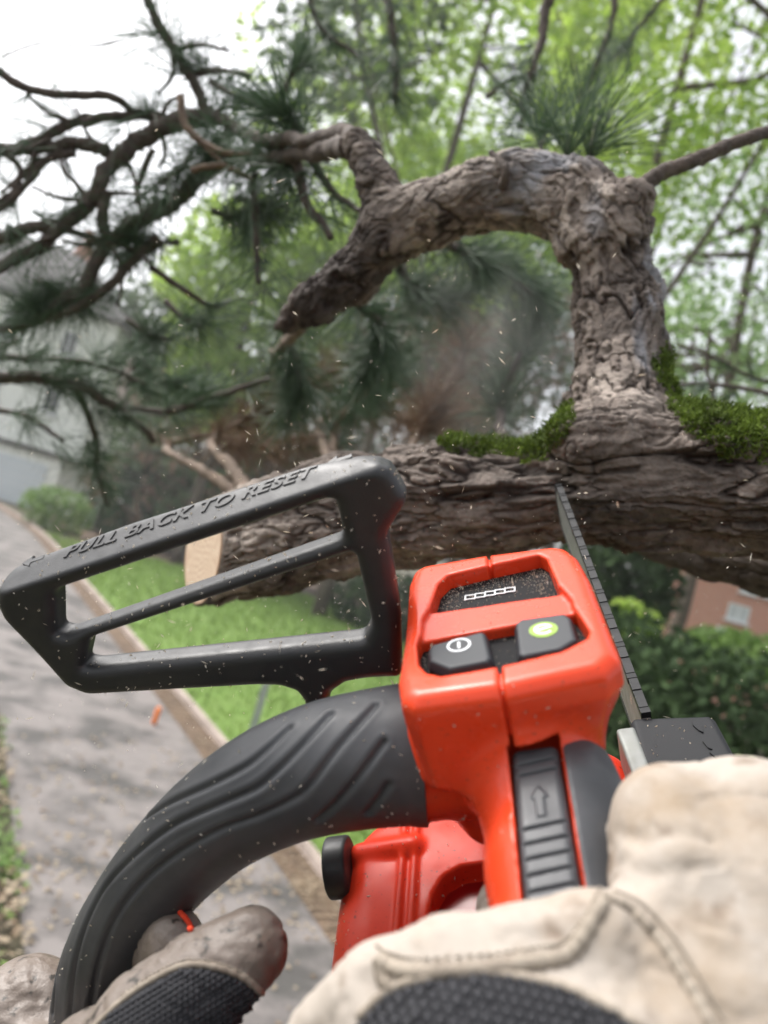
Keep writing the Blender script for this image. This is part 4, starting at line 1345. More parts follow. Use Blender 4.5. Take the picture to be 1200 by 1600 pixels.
# moss on the upper sides
WN = normals(WV, limbF)
uv = pix(WV)
mossy = np.zeros(len(WV))
for poly, w in (([(690, 690), (700, 668), (760, 655), (830, 645), (880, 620), (890, 650), (865, 690), (850, 715), (800, 712), (740, 700)], .5),
                ([(1050, 610), (1110, 620), (1210, 640), (1420, 620), (1420, 735), (1210, 735), (1130, 715), (1080, 675)], .5),
                ([(1032, 545), (1042, 550), (1054, 575), (1062, 625), (1050, 632), (1040, 612), (1030, 575)], .5)):
    mossy = np.maximum(mossy, np.clip(.5 - poly2(uv[:, 0], uv[:, 1], poly) / 30, 0, 1))
upn = WN[:, 2]
pm = (mossy > .04) * np.clip(mossy * (.4 + .9 * np.clip(upn + .25, 0, 1)) * 1.3 + (fbm(WV * 34, 4, 71) - .5) * 2.4 - .20, 0, 1)
k = np.argsort(-pm * rng.uniform(0, 1, len(pm)))[:60000]
k = k[pm[k] > .12]
Pm = WV[k]; Nm = WN[k]
n = len(k)
d = Nm * .7 + rng.normal(0, .8, (n, 3)) + [0, 0, .1]
d /= np.linalg.norm(d, axis=1)[:, None]
L = rng.uniform(.0022, .0046, n) * (.5 + pm[k])
s = np.cross(d, rng.normal(size=(n, 3))); s /= np.linalg.norm(s, axis=1)[:, None]; s *= rng.uniform(.0005, .0009, n)[:, None]
lift = (pm[k] * rng.uniform(0, .0065, n))[:, None] * Nm
V = np.stack([Pm + lift - s, Pm + lift + s, Pm + lift + d * L[:, None] + s * .3, Pm + lift + d * L[:, None] - s * .3], 1).reshape(-1, 3)
ms = obj('moss', V, np.arange(4 * n).reshape(-1, 4), M['moss'], pine, False, attrs={'tint': ('FACE', np.clip(rng.normal(.42, .25, n) + (fbm(Pm * 60, 2, 17) - .5) * 1.2, 0, 1))})
ms['kind'] = 'stuff'

# twigs and needle tufts
def needles(P, D, n, L, spread, w, r):
    """n needles fanned round each direction D at each point P"""
    m = len(P)
    P = np.repeat(P, n, 0); D = np.repeat(D, n, 0)
    d = D + r.normal(0, spread, (m * n, 3)); d /= np.linalg.norm(d, axis=1)[:, None]
    ln = (L * r.uniform(.6, 1.15, m * n))[:, None]
    s = np.cross(d, r.normal(size=(m * n, 3))); s /= np.linalg.norm(s, axis=1)[:, None]; s *= w
    sag = np.array([0, 0, -1.0]) * ln * .10 * r.uniform(.2, 1.4, (m * n, 1))
    mid = P + d * ln * .55 + sag * .3; tip = P + d * ln + sag
    V = np.stack([P - s * .8, P + s * .8, mid + s, mid - s, tip + s * .3, tip - s * .3], 1).reshape(-1, 3)
    b = np.arange(m * n)[:, None] * 6
    F = np.concatenate([b + [0, 1, 2, 3], b + [3, 2, 4, 5]])
    return V, F

def twig(path, r0, r1, mt='twig', nt=0, L=.09, per=26, spread=.55, seed=0, tufts=None, dead=False, name='branch', w=.0007, tw=.25):
    """path of (u, v, depth); nt tufts of needles spread along its outer part"""
    r = np.random.default_rng(1000 + seed)
    C = catmull(np.array([at(*q) for q in path]), 10 * len(path))
    wob = np.stack([fbm(C * 22 + k * 5 + seed, 3, k) - .5 for k in range(3)], 1) * (r0 * 1.6)
    C = C + wob
    n = len(C)
    rr = np.linspace(r0, r1, n)[:, None] * (1 + .18 * (r.uniform(0, 1, (n, 1)) - .4)) * (1 + .09 * r.normal(size=(n, 8)))
    V, F = tube(C, rr, 8)
    o = obj(name, V, F, M[mt], pine)
    if nt:
        i = (n - 1) * r.uniform(tw, 1, nt); i = i.astype(int)
        T = np.gradient(C, axis=0); T /= np.linalg.norm(T, axis=1)[:, None]
        P = C[i] + r.normal(0, r0, (nt, 3)); D = T[i] + r.normal(0, .55, (nt, 3)); D /= np.linalg.norm(D, axis=1)[:, None]
        V, F = needles(P, D, per, L, spread, w, r)
        nm_ = nt * per
        tn = np.clip(r.normal(.4, .25, nm_), 0, 1)
        q = obj('needles', V, F, M['needle_dead' if dead else 'needle'], o, False, attrs={'tint': ('FACE', np.r_[tn, tn])})
        q['kind'] = 'stuff'
    return o

D1 = 1.35
# bare dark boughs against the white sky, upper left
twig([(548, 226, .88), (500, 236, 1.0), (430, 244, 1.15), (350, 252, 1.28), (300, 285, D1)], .012, .010, nt=16, seed=1, L=.10, per=30)
twig([(560, 228, .88), (528, 205, .95), (470, 222, 1.05), (400, 215, 1.2), (330, 180, D1), (280, 186, D1), (210, 178, D1), (130, 190, D1), (50, 222, D1), (-40, 240, D1)], .011, .008, nt=14, seed=2, tw=.2)
twig([(335, 180, D1), (255, 200, D1), (200, 228, D1), (162, 268, D1), (145, 310, D1), (95, 360, D1), (40, 390, D1), (-40, 440, D1)], .017, .010, nt=8, seed=3)
twig([(345, 258, 1.3), (285, 300, 1.33), (225, 345, D1), (168, 378, D1), (138, 440, D1), (90, 480, D1), (30, 520, D1)], .016, .009, nt=16, seed=4)
twig([(172, 236, D1), (115, 222, D1), (50, 232, D1), (-40, 232, D1)], .012, .009, seed=5, nt=4)
twig([(205, 174, D1), (165, 148, D1 - .03), (110, 146, D1 - .03), (65, 143, D1 - .04), (30, 130, D1 - .05), (-30, 95, D1 - .06)], .007, .008, seed=6, nt=3, per=16)
twig([(325, 180, D1), (303, 128, D1), (272, 76, D1), (246, 36, D1), (222, -30, D1)], .010, .008, seed=7, nt=7, L=.12)
twig([(118, 236, D1), (70, 252, D1), (30, 300, D1), (-30, 350, D1)], .008, .006, seed=8, nt=2)
twig([(0, 232, D1), (30, 262, D1), (20, 300, D1), (-20, 320, D1)], .006, .005, seed=9)
twig([(90, 352, D1), (130, 368, D1), (165, 372, D1), (200, 350, D1)], .006, .005, seed=10)
twig([(168, 300, D1), (160, 340, D1), (170, 380, D1)], .010, .012, seed=11)
twig([(240, 235, D1), (222, 275, D1), (215, 300, D1), (222, 335, D1)], .006, .004, seed=12, nt=3, per=14)
twig([(-30, 380, D1), (40, 360, D1), (100, 345, D1), (150, 300, D1)], .012, .009, seed=13, nt=5)
twig([(250, 370, D1), (210, 400, D1), (180, 440, D1), (120, 480, D1), (60, 500, D1), (-30, 520, D1)], .010, .007, seed=14, nt=12)
twig([(235, 420, D1), (290, 455, D1), (330, 478, D1 + .05), (360, 470, D1 + .1)], .006, .003, seed=15, nt=3)
twig([(395, 250, 1.2), (398, 320, 1.2), (400, 380, 1.2), (404, 445, 1.2)], .007, .004, seed=16, nt=5, per=20)
twig([(460, 240, 1.1), (480, 310, 1.1), (520, 372, 1.08)], .008, .005, seed=17, nt=3, per=18)
twig([(480, 240, 1.15), (520, 300, 1.18), (560, 330, 1.2)], .007, .005, seed=18, nt=4, per=18)
r_ = random.Random(5)
for i_ in range(26):
    u0, v0 = r_.choice([(250, 200), (180, 240), (140, 310), (225, 345), (170, 378), (60, 225), (110, 190), (90, 360), (300, 120), (270, 80), (330, 180)])
    a_ = r_.uniform(0, 6.28); l_ = r_.uniform(45, 110)
    twig([(u0, v0, D1), (u0 + l_ * .5 * math.cos(a_), v0 + l_ * .5 * math.sin(a_) + r_.uniform(-8, 8), D1), (u0 + l_ * math.cos(a_ + .3), v0 + l_ * math.sin(a_ + .3), D1 + r_.uniform(-.05, .05))], .005, .0025, seed=200 + i_, nt=1 if i_ % 3 else 0, per=14, tw=.8, name='twig')
# pale peeled twigs in front
twig([(282, 150, D1 - .15), (290, 195, D1 - .15), (320, 225, D1 - .16), (370, 243, D1 - .17), (425, 245, D1 - .18)], .0065, .004, 'twig_tan', seed=19)
twig([(300, 265, D1 - .15), (340, 258, D1 - .16), (370, 268, D1 - .16), (395, 280, D1 - .17)], .005, .004, 'twig_tan', seed=20)
twig([(355, 262, D1 - .16), (335, 245, D1 - .16), (318, 232, D1 - .16)], .004, .003, 'twig_tan', seed=21)
twig([(0, 90, 1.6), (60, 68, 1.6), (130, 72, 1.6), (195, 62, 1.6)], .0025, .002, seed=22)
# needle masses round the hub of the boughs and below
for i_, (u, v, d_, n_) in enumerate([(360, 190, 1.3, 16), (420, 215, 1.2, 18), (480, 225, 1.15, 14), (330, 130, 1.35, 10), (390, 120, 1.4, 8), (300, 240, 1.3, 10), (330, 330, 1.35, 18), (280, 380, 1.4, 16), (370, 310, 1.3, 12),
                                     (120, 450, 1.4, 14), (60, 440, 1.4, 12), (200, 500, 1.45, 12), (30, 530, 1.45, 12), (440, 150, 1.5, 8), (260, 470, 1.5, 8)]):
    a_ = random.uniform(0, 6.28)
    twig([(u, v, d_), (u + 40 * math.cos(a_), v + 40 * math.sin(a_), d_ - .02), (u + 80 * math.cos(a_), v + 60 * math.sin(a_), d_ - .04)], .006, .003, seed=40 + i_, nt=n_, per=26, L=.095, name='twig')
# drooping boughs across the pale house, lower left
twig([(-60, 600, 1.5), (30, 588, 1.5), (110, 600, 1.5), (190, 640, 1.55), (240, 690, 1.6)], .013, .007, seed=60, nt=22, per=30, L=.10)
twig([(-40, 560, 1.5), (60, 560, 1.55), (150, 570, 1.6), (230, 600, 1.65)], .008, .005, seed=61, nt=16, per=28)
twig([(120, 610, 1.55), (150, 680, 1.6), (150, 730, 1.65), (170, 790, 1.7)], .008, .004, seed=62, nt=14, per=26)
twig([(-30, 640, 1.6), (40, 650, 1.6), (100, 690, 1.6)], .007, .004, seed=63, nt=8, per=20)
twig([(190, 640, 1.6), (260, 640, 1.6), (340, 620, 1.65), (420, 590, 1.7)], .010, .006, seed=64, nt=18, per=28)
# brown thicket twigs in the middle
for i_, (pth, dead) in enumerate([([(400, 800, .83), (370, 740, 1.3), (330, 690, 1.9), (390, 650, 1.9), (450, 615, 1.95), (520, 580, 2.0)], True), ([(560, 790, .78), (535, 735, 1.3), (520, 700, 1.8), (540, 640, 1.85), (600, 590, 1.9), (640, 520, 2.0)], True),
                                  ([(650, 780, .75), (640, 735, 1.2), (640, 700, 1.7), (680, 640, 1.75), (720, 560, 1.8), (705, 460, 1.85)], True), ([(800, 770, .71), (790, 710, 1.1), (780, 660, 1.6), (800, 580, 1.65), (840, 500, 1.7), (860, 440, 1.75)], False),
                                  ([(520, 455, .885), (480, 490, 1.2), (450, 520, 1.7), (470, 590, 1.75), (450, 650, 1.8)], False), ([(630, 355, .855), (622, 385, 1.1), (620, 410, 1.6), (650, 455, 1.6), (700, 468, 1.65), (760, 420, 1.7)], False),
                                  ([(575, 400, .87), (562, 440, 1.15), (560, 470, 1.5), (600, 520, 1.55), (560, 600, 1.6)], False), ([(690, 330, .84), (695, 355, 1.1), (700, 380, 1.5), (740, 400, 1.55), (800, 430, 1.6), (850, 480, 1.65)], False),
                                  ([(420, 815, .82), (340, 750, 1.5), (260, 700, 2.2), (330, 680, 2.2), (420, 700, 2.2), (500, 690, 2.2)], True), ([(190, 640, 1.6), (195, 600, 1.75), (210, 560, 1.9), (260, 600, 1.95), (340, 610, 2.0)], False),
                                  ([(540, 790, .78), (515, 720, 1.4), (500, 660, 2.1), (580, 640, 2.1), (660, 660, 2.1), (740, 640, 2.1)], True), ([(505, 465, .89), (460, 520, 1.4), (430, 560, 2.0), (500, 600, 2.0), (590, 620, 2.0)], True)]):
    twig(pth, .012, .006, 'twig' if not dead else 'twig_tan', seed=70 + i_, nt=40, per=28, L=.11, dead=dead and i_ % 2 == 0, w=.0008, tw=.42)
# bare thin branch running off to the right, dark knot band, stubs on the stem
twig([(985, 308, .745), (1000, 296, .74), (1040, 266, .74), (1110, 240, .75), (1180, 215, .76), (1260, 190, .77)], .0085, .0062, seed=90)
twig([(786, 292, .775), (790, 268, .765), (782, 250, .772), (765, 232, .785)], .0055, .003, seed=91, name='knot')
twig([(800, 250, .79), (812, 240, .80), (818, 228, .80)], .007, .003, seed=92, name='knot')
twig([(870, 258, .80), (905, 250, .80), (932, 262, .80)], .006, .004, seed=93, name='knot')
twig([(962, 300, .75), (972, 292, .745)], .008, .006, seed=94, name='knot')
# needle fans behind the arch
for i_, (u, v, d_, n_, L_) in enumerate([(880, 250, 1.0, 5, .13), (840, 240, 1.05, 4, .12), (920, 235, 1.0, 4, .13)]):
    twig([(u, v + 40, d_), (u + 4, v, d_), (u + 10, v - 40, d_ + .02)], .004, .003, seed=95 + i_, nt=n_, per=30, L=L_, spread=.45, name='twig')
# hanging dark twigs at the top
twig([(860, -30, 1.6), (848, 40, 1.6), (836, 100, 1.6), (820, 150, 1.6), (812, 200, 1.58)], .012, .004, seed=110, nt=12, per=24, L=.11, tw=.4)
twig([(600, -30, 1.9), (612, 40, 1.9), (620, 110, 1.9), (618, 160, 1.9)], .012, .006, seed=111, nt=20, per=24, L=.12, tw=.1)
twig([(760, 150, 1.7), (790, 130, 1.7), (830, 110, 1.65)], .006, .004, seed=112, nt=6, per=20)
twig([(960, -20, 2.2), (955, 40, 2.2), (930, 110, 2.2), (905, 160, 2.2)], .010, .005, seed=113, nt=18, per=24, L=.12)
twig([(1050, -20, 2.3), (1000, 40, 2.3), (960, 90, 2.3)], .008, .005, seed=114, nt=14, per=24, L=.12)
twig([(480, -20, 2.0), (500, 40, 2.0), (560, 90, 2.0)], .008, .005, seed=115, nt=16, per=24, L=.12)
# crossing bare twigs at the right edge
twig([(1260, 640, 1.6), (1180, 610, 1.6), (1110, 600, 1.6), (1050, 600, 1.6)], .006, .004, seed=120, nt=3)
twig([(1260, 600, 1.8), (1180, 590, 1.8), (1110, 555, 1.8), (1060, 540, 1.8)], .005, .003, seed=121, nt=3)
twig([(1120, 640, 1.8), (1105, 580, 1.8), (1110, 520, 1.8)], .006, .003, seed=122)
# ================================================================ the gloved hands of the person holding the saw
person = empty('person', at(800, 1900, .2) - [0, .1, .3], 'person in worn tan leather work gloves gripping both saw handles', 'person')

def gp(lst): return np.array([vp(u, v, d) for u, v, d, r in lst]) * 1000, np.array([r * d / FPX * 1000 for u, v, d, r in lst])

def glove(name, fn, lo, hi, h, knit_poly, label, creases=(), dirty=None):
    V, F = nets(fn, lo, hi, h)
    N = normals(V, F)
    W = cam2w(V / 1000)
    uvp = pix(W)
    # soft folds and puckers of the leather
    W = W + N @ CW.T * ((fbm(V * .04, 2, 5) - .5) * .0034 + np.clip(np.abs(fbm(V * np.array([.05, .09, .07]), 3, 6) - .5) / .05, 0, 1) * .0009 + (fbm(V * .5, 2, 7) - .5) * .0003)[:, None]
    bv = bvh_of(W, F)
    NW = normals(W, F)
    for pts, dep, wd in creases:
        Lp, _ = trace(bv, pts, 40)
        if len(Lp) < 3: continue
        d = seg_dist(W, Lp)
        W = W + NW * (dep * np.exp(-(d / wd) ** 2))[:, None]
    fc = uvp[F].mean(1)
    kn = in_poly(fc[:, 0], fc[:, 1], knit_poly)
    root = None
    out = []
    for nm_, sel, m_ in (('leather', ~kn, M['leather'] if dirty is None else dirty), ('knit_back', kn, M['knit'])):
        Fk = F[sel]
        if not len(Fk): continue
        used, inv = np.unique(Fk, return_inverse=True)
        out.append((nm_, W[used], inv.reshape(-1, 4), m_))
    g = obj(name, out[0][1], out[0][2], out[0][3], person)
    g['label'] = label
    k = None
    if len(out) > 1:
        k = out[1]
    return g, W, F, kn, bv

def knit_rows(parent, bv, poly, du, ang, step=9.0, sw=.0006, amp=.35):
    """rows of chunky knitted stitches lying on the back of the glove"""
    P = np.array(poly, float); c = P.mean(0)
    ca, sa = math.cos(ang), math.sin(ang)
    rows = []
    R_ = np.abs(P - c).max() * 1.5
    for q in np.arange(-R_, R_, step):
        pts = []
        S_ = np.arange(-R_, R_, 3.0)
        X_ = c[0] + ca * S_ - sa * q; Y_ = c[1] + sa * S_ + ca * q
        ok_ = in_poly(X_, Y_, P) & (Y_ < 1660)
        for s_, x, y in zip(S_[ok_], X_[ok_], Y_[ok_]):
            h_, n_ = hit(bv, x, y)
            if h_ is not None: pts.append((h_ + n_ * .0002, s_))
        if len(pts) > 5:
            C = np.array([p_ for p_, _ in pts]); ss = np.array([s for _, s in pts])
            rr = sw * (1 + amp * np.sin(ss / du * 2 * math.pi + (q / step % 2) * math.pi))
            rows.append(tube(C, np.maximum(rr, sw * .4), 6))
    if rows:
        V, F = join(rows)
        o = obj('knit_ribs', V, F, M['knit'], parent)
        o['kind'] = 'stuff'

def seam(parent, bv, pts, r, m='seam', name='seam', lift=.0, flat=.6, n=60):
    L, Nn = trace(bv, pts, n)
    if len(L) < 4: return
    L = L + Nn * lift
    V, F = tube(L, r * (1 + .12 * np.sin(np.arange(len(L)) * 1.7)), 8)
    obj(name, V, F, M[m], parent)

# right hand on the rear handle
RH = {
    'side': gp([(1052, 1292, .238, 92), (1180, 1300, .235, 100), (1300, 1330, .235, 100)]),
    'mid': gp([(1085, 1400, .222, 128), (1200, 1430, .22, 140), (1330, 1470, .22, 140)]),
    'low': gp([(1120, 1580, .205, 170), (1230, 1640, .2, 180), (1350, 1680, .2, 180)]),
    'thumb': gp([(1030, 1500, .208, 92), (930, 1488, .206, 80), (820, 1500, .206, 72), (700, 1522, .208, 74), (600, 1568, .212, 78), (520, 1640, .218, 84)]),
    'palm': gp([(1150, 1720, .195, 190), (950, 1760, .19, 210), (760, 1740, .193, 190), (640, 1760, .2, 170)]),
    'back': gp([(980, 1640, .198, 110), (860, 1640, .196, 118), (740, 1640, .198, 112), (660, 1670, .203, 100)]),
}
fing = [gp([(1010, 1330 + 75 * k, .245 - .012 * k, 66), (960, 1400 + 78 * k, .275 - .012 * k, 60), (880, 1430 + 80 * k, .29 - .012 * k, 56), (800, 1420 + 85 * k, .285 - .012 * k, 50)]) for k in range(4)]
def rh(p):
    d = None
    for k in ('side', 'mid', 'low', 'palm', 'back'):
        c = chain(p, *RH[k], 8)
        d = c if d is None else smin(d, c, 9)
    d = smin(d, chain(p, *RH['thumb'], 6), 6)
    for f_ in fing:
        d = smin(d, chain(p, *f_, 3), 3)
    return d
KR = [(540, 1640), (566, 1592), (618, 1549), (680, 1529), (745, 1523), (815, 1530), (880, 1545), (940, 1572), (1010, 1612), (1080, 1700), (1080, 2200), (400, 2200), (400, 1800)]
creR = [([(960, 1300), (1010, 1310), (1060, 1300), (1110, 1310)], -.0009, .0022), ([(965, 1350), (1020, 1365), (1080, 1352)], -.0009, .0022), ([(830, 1425), (850, 1455), (845, 1485)], -.0009, .002), ([(1050, 1420), (1090, 1470), (1140, 1500)], -.0012, .003), ([(1130, 1240), (1150, 1300), (1180, 1340)], -.0012, .003), ([(640, 1480), (655, 1500)], -.0008, .002), ([(990, 1450), (1010, 1520), (1040, 1570)], -.0009, .0025),
        ([(1010, 1230), (1000, 1300), (1010, 1360)], -.0012, .004), ([(760, 1455), (800, 1480), (790, 1500)], -.0012, .004), ([(1100, 1260), (1120, 1330), (1110, 1390)], -.0010, .006), ([(690, 1470), (700, 1500)], -.001, .003),
        ([(560, 1530), (590, 1560)], -.0012, .004)]
g, W, F, kn, bv = glove('glove', rh, (-30, -260, -330), (170, -60, -150), 1.7, KR, 'tan leather glove with dark knitted back on the rear handle', creR)
def knit_part(parent, W, F, kn, nm='knit_back'):
    Fk = F[kn]; used, inv = np.unique(Fk, return_inverse=True)
    obj(nm, W[used], inv.reshape(-1, 4), M['knit'], parent)
GB = bv
knit_part(g, W, F, kn)
knit_rows(g, bv, [(566, 1592), (618, 1552), (680, 1532), (745, 1527), (815, 1534), (880, 1550), (940, 1577), (1010, 1616), (1040, 1660), (500, 1660)], 20, math.radians(72), 17, .0014)
seam(g, bv, [(592, 1500), (612, 1512), (660, 1520), (760, 1514), (840, 1503), (884, 1494), (912, 1462), (942, 1410)], .0022)
seam(g, bv, [(942, 1400), (985, 1420), (1030, 1466), (1072, 1530), (1112, 1602), (1140, 1660)], .0016)
seam(g, bv, [(560, 1590), (612, 1545), (680, 1526), (745, 1520), (815, 1527), (880, 1541), (940, 1568), (1010, 1608)], .0013)
seam(g, bv, [(592, 1500), (598, 1530), (612, 1545)], .0018)
C = np.array([at(1000, 1800, .19), at(1020, 2050, .17), at(1080, 2400, .15), at(1150, 2900, .14)])
V, F2 = tube(catmull(C, 16), np.linspace(.040, .058, 16), 20); obj('sleeve', V, F2, M['sleeve'], person)

# left hand on the front handle
LH = {
    'thumb': gp([(392, 1484, .298, 58), (350, 1512, .296, 62), (300, 1552, .292, 72), (240, 1610, .290, 88), (180, 1690, .288, 100)]),
    'palm': gp([(150, 1700, .30, 110), (120, 1760, .33, 115), (60, 1740, .37, 110)]),
    'outer': gp([(40, 1592, .405, 86), (50, 1650, .40, 95), (80, 1720, .37, 100)]),
    'wrist': gp([(220, 1680, .285, 100), (260, 1760, .27, 120), (300, 1850, .25, 130)]),
}
lf = [gp([(60, 1610 + 60 * k, .42, 40), (130, 1560 + 62 * k, .445, 40), (220, 1580 + 62 * k, .435, 38), (262, 1600 + 62 * k, .40, 34)]) for k in range(4)]
lf[0] = gp([(60, 1600, .42, 44), (140, 1540, .43, 42), (220, 1495, .38, 46), (276, 1466, .333, 42)])
def lh(p):
    d = None
    for k in ('thumb', 'palm', 'outer', 'wrist'):
        c = chain(p, *LH[k], 6)
        d = c if d is None else smin(d, c, 6)
    for f_ in lf:
        d = smin(d, chain(p, *f_, 3), 3)
    return d
KL = [(130, 1625), (190, 1565), (240, 1532), (290, 1510), (340, 1514), (380, 1530), (408, 1553), (400, 1610), (420, 1700), (420, 2100), (100, 2100), (100, 1720)]
creL = [([(330, 1470), (350, 1485), (380, 1480), (410, 1490)], -.0007, .0016), ([(300, 1480), (320, 1500), (350, 1505)], -.0007, .0016), ([(420, 1500), (430, 1530), (425, 1555)], -.0009, .002), ([(10, 1580), (30, 1560), (60, 1560)], -.0012, .0022), ([(370, 1440), (385, 1452), (405, 1448)], -.0008, .0016), ([(252, 1450), (262, 1462), (280, 1460)], -.0008, .0014), ([(258, 1480), (272, 1478), (288, 1484)], -.0008, .0014),
        ([(345, 1450), (365, 1462), (390, 1455)], -.0010, .003), ([(400, 1450), (420, 1462), (432, 1480)], -.0012, .004), ([(20, 1550), (40, 1580), (72, 1592)], -.0018, .004), ([(55, 1520), (62, 1545), (60, 1575)], -.0012, .003), ([(245, 1470), (262, 1490), (255, 1505)], -.001, .0025)]
g2, W, F, kn, bv = glove('glove', lh, (-235, -370, -475), (-20, -155, -235), 1.7, KL, 'dirty grey brown leather glove with knitted back on the front handle', creL, M['leather_dirty'])
knit_part(g2, W, F, kn)
knit_rows(g2, bv, [(130, 1625), (192, 1569), (242, 1537), (290, 1515), (338, 1518), (378, 1534), (402, 1556), (398, 1610), (400, 1660), (120, 1660)], 10, math.radians(-32), 8, .0011)
seam(g2, bv, [(130, 1622), (190, 1564), (240, 1530), (290, 1508), (340, 1512), (380, 1528), (410, 1552)], .0013)
seam(g2, bv, [(281, 1428), (288, 1436), (294, 1445), (299, 1456)], .0011, 'redfelt', 'red_edging', .001)
C = np.array([at(300, 1850, .25), at(340, 2050, .22), at(420, 2400, .18), at(480, 2900, .15)])
V, F2 = tube(catmull(C, 16), np.linspace(.036, .055, 16), 20); obj('sleeve', V, F2, M['sleeve'], person)
# stitches beside the seams of the gloves
def stitches(parent, bv, pts, off, n=44, r=.00045):
    L, Nn = trace(bv, [(u + off[0], v + off[1]) for u, v in pts], n * 2)
    if len(L) < 6: return
    parts = []
    for i in range(0, len(L) - 1, 2):
        a, b = L[i] + Nn[i] * .0001, L[i + 1] + Nn[i + 1] * .0001
        if np.linalg.norm(b - a) < .01: parts.append(tube(np.array([a, (a * .5 + b * .5) + Nn[i] * .0003, b]), r, 6))
    V, F = join(parts)
    o = obj('stitching', V, F, M['thread'], parent); o['kind'] = 'stuff'
stitches(g, GB, [(592, 1500), (612, 1512), (660, 1520), (760, 1514), (840, 1503), (884, 1494), (912, 1462), (942, 1410)], (-4, -22))
stitches(g, GB, [(942, 1400), (985, 1420), (1030, 1466), (1072, 1530), (1112, 1602)], (18, -8))
stitches(g2, bv, [(190, 1564), (240, 1530), (290, 1508), (340, 1512), (380, 1528), (410, 1552)], (0, -8), 40, .0003)
# ================================================================ sawdust
def chips(P, L, w, r):
    n = len(P)
    d = r.normal(size=(n, 3)); d /= np.linalg.norm(d, axis=1)[:, None]
    s = np.cross(d, r.normal(size=(n, 3))); s /= np.linalg.norm(s, axis=1)[:, None]
    t = np.cross(d, s)
    L = L[:, None]; w = w[:, None]
    V = np.stack([P - d * L, P + s * w + t * w * .4, P + d * L, P - s * w + t * w * .4, P - t * w * .6], 1).reshape(-1, 3)
    b = np.arange(n)[:, None] * 5
    F = np.concatenate([b + [0, 1, 2, 3], b + [0, 3, 2, 4], b + [0, 4, 2, 1]])
    return V, F
r = np.random.default_rng(99)
n = 1900
u = np.r_[r.normal(520, 260, n // 2), r.normal(600, 420, n - n // 2)]
v = np.r_[r.normal(930, 170, n // 2), r.normal(800, 330, n - n // 2)]
d = .30 + r.uniform(0, 1, n) ** 1.5 * 1.0
P = np.array([at(a, b, c) for a, b, c in zip(u, v, d)])
V, F = chips(P, (.0003 + r.uniform(0, 1, n) ** 3 * .0030) * (.5 + d), r.uniform(.00018, .0005, n) * (.5 + d), r)
tag(obj('flying_sawdust', V, F, M['dust'], smooth=False, attrs={'tint': ('FACE', np.tile(r.uniform(.3, 1, n), 3))}), 'pale wood chips and sawdust flying in the air around the saw', 'sawdust', kind='stuff')
# dust settled on the saw: window floor, ledges, handle and guard
pts = []
q = np.array([[w_[0], w_[1]] for w_ in win])
lo, hi = q.min(0), q.max(0)
x = r.uniform(lo[0], hi[0], 2600); y = r.uniform(lo[1], hi[1], 2600)
k = in_poly(x, y, grow(q, .97)) & (r.uniform(0, 1, 2600) < np.clip(((y - lo[1]) / (hi[1] - lo[1])) ** 2 * .9 - .05 + .4 * (np.abs(x) > 17), .03, 1))
pts.append(np.c_[x[k], y[k], -8.8 + .06 * (y[k] - 10)])
q = rec; lo, hi = q.min(0), q.max(0)
x = r.uniform(lo[0], hi[0], 1600); y = r.uniform(lo[1], hi[1], 1600)
dd = poly2(x, y, q)
k = (dd < -.4) & (r.uniform(0, 1, 1600) < np.exp(dd / 3.0) * .9 + .06 + .5 * ((x > 24) & (y > -30)))
pts.append(np.c_[x[k], y[k], np.full(k.sum(), -7.8)])
Ps = np.concatenate(pts)
n = len(Ps)
V, F = chips(Ps, r.uniform(.15, .42, n), r.uniform(.10, .28, n), r)
dst = obj('settled_sawdust', saw2w(V), F, M['dust'], None, False, base=saw2w((0, 0, -12)), attrs={'tint': ('FACE', np.tile(r.uniform(0, 1, n), 3))})
tag(dst, 'fine tan sawdust lying in the recesses of the orange control box', 'sawdust', kind='stuff')
# flecks clinging to handle, guard and housing
fl = []
for ob_, k_ in (('front_handle', 190), ('hand_guard', 260), ('upper_housing', 150), ('motor_housing', 220), ('sprocket_cover', 90)):
    o = bpy.data.objects[ob_]
    me = o.data
    co_ = np.empty(len(me.vertices) * 3, np.float32); me.vertices.foreach_get('co', co_)
    nn = np.empty(len(me.vertices) * 3, np.float32); me.vertices.foreach_get('normal', nn)
    co_ = co_.reshape(-1, 3) + np.array(saw.location); nn = nn.reshape(-1, 3)
    face_ = np.where((nn * (CLOC - co_)).sum(1) > 0)[0]
    i = r.choice(face_, k_)
    fl.append(co_[i] + nn[i] * .0002)
P = np.concatenate(fl); n = len(P)
V, F = chips(P, r.uniform(.0003, .0013, n), r.uniform(.0002, .00045, n), r)
tag(obj('clinging_sawdust', V, F, M['dust'], smooth=False, base=saw2w((0, 0, -40)), attrs={'tint': ('FACE', np.tile(r.uniform(.2, 1, n), 3))}), 'tiny pale chips stuck to the black handles and orange housing of the saw', 'sawdust', kind='stuff')
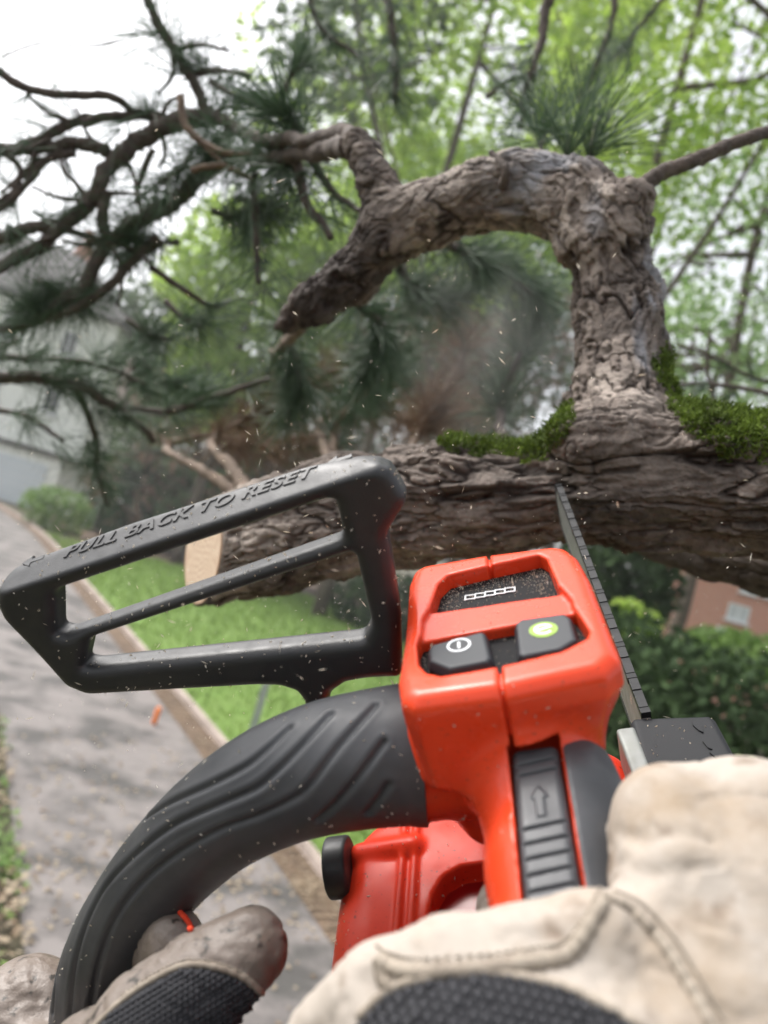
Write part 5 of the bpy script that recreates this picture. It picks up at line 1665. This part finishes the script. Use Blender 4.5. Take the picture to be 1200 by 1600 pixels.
# thin cloud of fine dust thrown up behind the limb
pm_ = bpy.data.materials.new('dust_cloud'); pm_.use_nodes = True
nt = pm_.node_tree; nt.nodes.clear()
out = nt.nodes.new('ShaderNodeOutputMaterial'); pv = nt.nodes.new('ShaderNodeVolumePrincipled')
pv.inputs['Color'].default_value = (.92, .90, .88, 1); pv.inputs['Anisotropy'].default_value = .6
tc = nt.nodes.new('ShaderNodeTexCoord')
ln = nt.nodes.new('ShaderNodeVectorMath'); ln.operation = 'LENGTH'
nz = nt.nodes.new('ShaderNodeTexNoise'); nz.inputs['Scale'].default_value = 2.2; nz.inputs['Detail'].default_value = 4
mr = nt.nodes.new('ShaderNodeMapRange'); mr.inputs[1].default_value = 1.0; mr.inputs[2].default_value = .0; mr.inputs[3].default_value = 0.0; mr.inputs[4].default_value = 1.0
mr2 = nt.nodes.new('ShaderNodeMapRange'); mr2.inputs[1].default_value = .38; mr2.inputs[2].default_value = .72; mr2.inputs[3].default_value = 0.0; mr2.inputs[4].default_value = 2.4
mm = nt.nodes.new('ShaderNodeMath'); mm.operation = 'MULTIPLY'
nt.links.new(tc.outputs['Object'], ln.inputs[0]); nt.links.new(tc.outputs['Object'], nz.inputs['Vector'])
nt.links.new(ln.outputs['Value'], mr.inputs[0]); nt.links.new(nz.outputs['Fac'], mr2.inputs[0])
nt.links.new(mr.outputs[0], mm.inputs[0]); nt.links.new(mr2.outputs[0], mm.inputs[1]); nt.links.new(mm.outputs[0], pv.inputs['Density'])
nt.links.new(pv.outputs[0], out.inputs['Volume'])
th = np.linspace(0, np.pi, 17); ph = np.linspace(0, 2 * np.pi, 24, endpoint=False)
V = np.array([[math.sin(a) * math.cos(b), math.sin(a) * math.sin(b), math.cos(a)] for a in th[1:-1] for b in ph] + [[0, 0, 1], [0, 0, -1]])
fs = [[i * 24 + j, (i + 1) * 24 + j, (i + 1) * 24 + (j + 1) % 24, i * 24 + (j + 1) % 24] for i in range(14) for j in range(24)]
fs += [[360, j, (j + 1) % 24] for j in range(24)] + [[361, 14 * 24 + (j + 1) % 24, 14 * 24 + j] for j in range(24)]
me = bpy.data.meshes.new('dust_cloud'); me.from_pydata([tuple(v) for v in V], [], fs); me.materials.append(pm_)
o = bpy.data.objects.new('dust_cloud', me); COL.objects.link(o)
o.location = Vector(at(755, 560, 1.25)); o.scale = (.16, .16, .21); o.rotation_euler = (0, math.radians(-14), 0)
tag(o, 'faint pale dust cloud hanging above the limb under the curved stem', 'dust', kind='stuff')
SC.cycles.volume_step_rate = 4.0
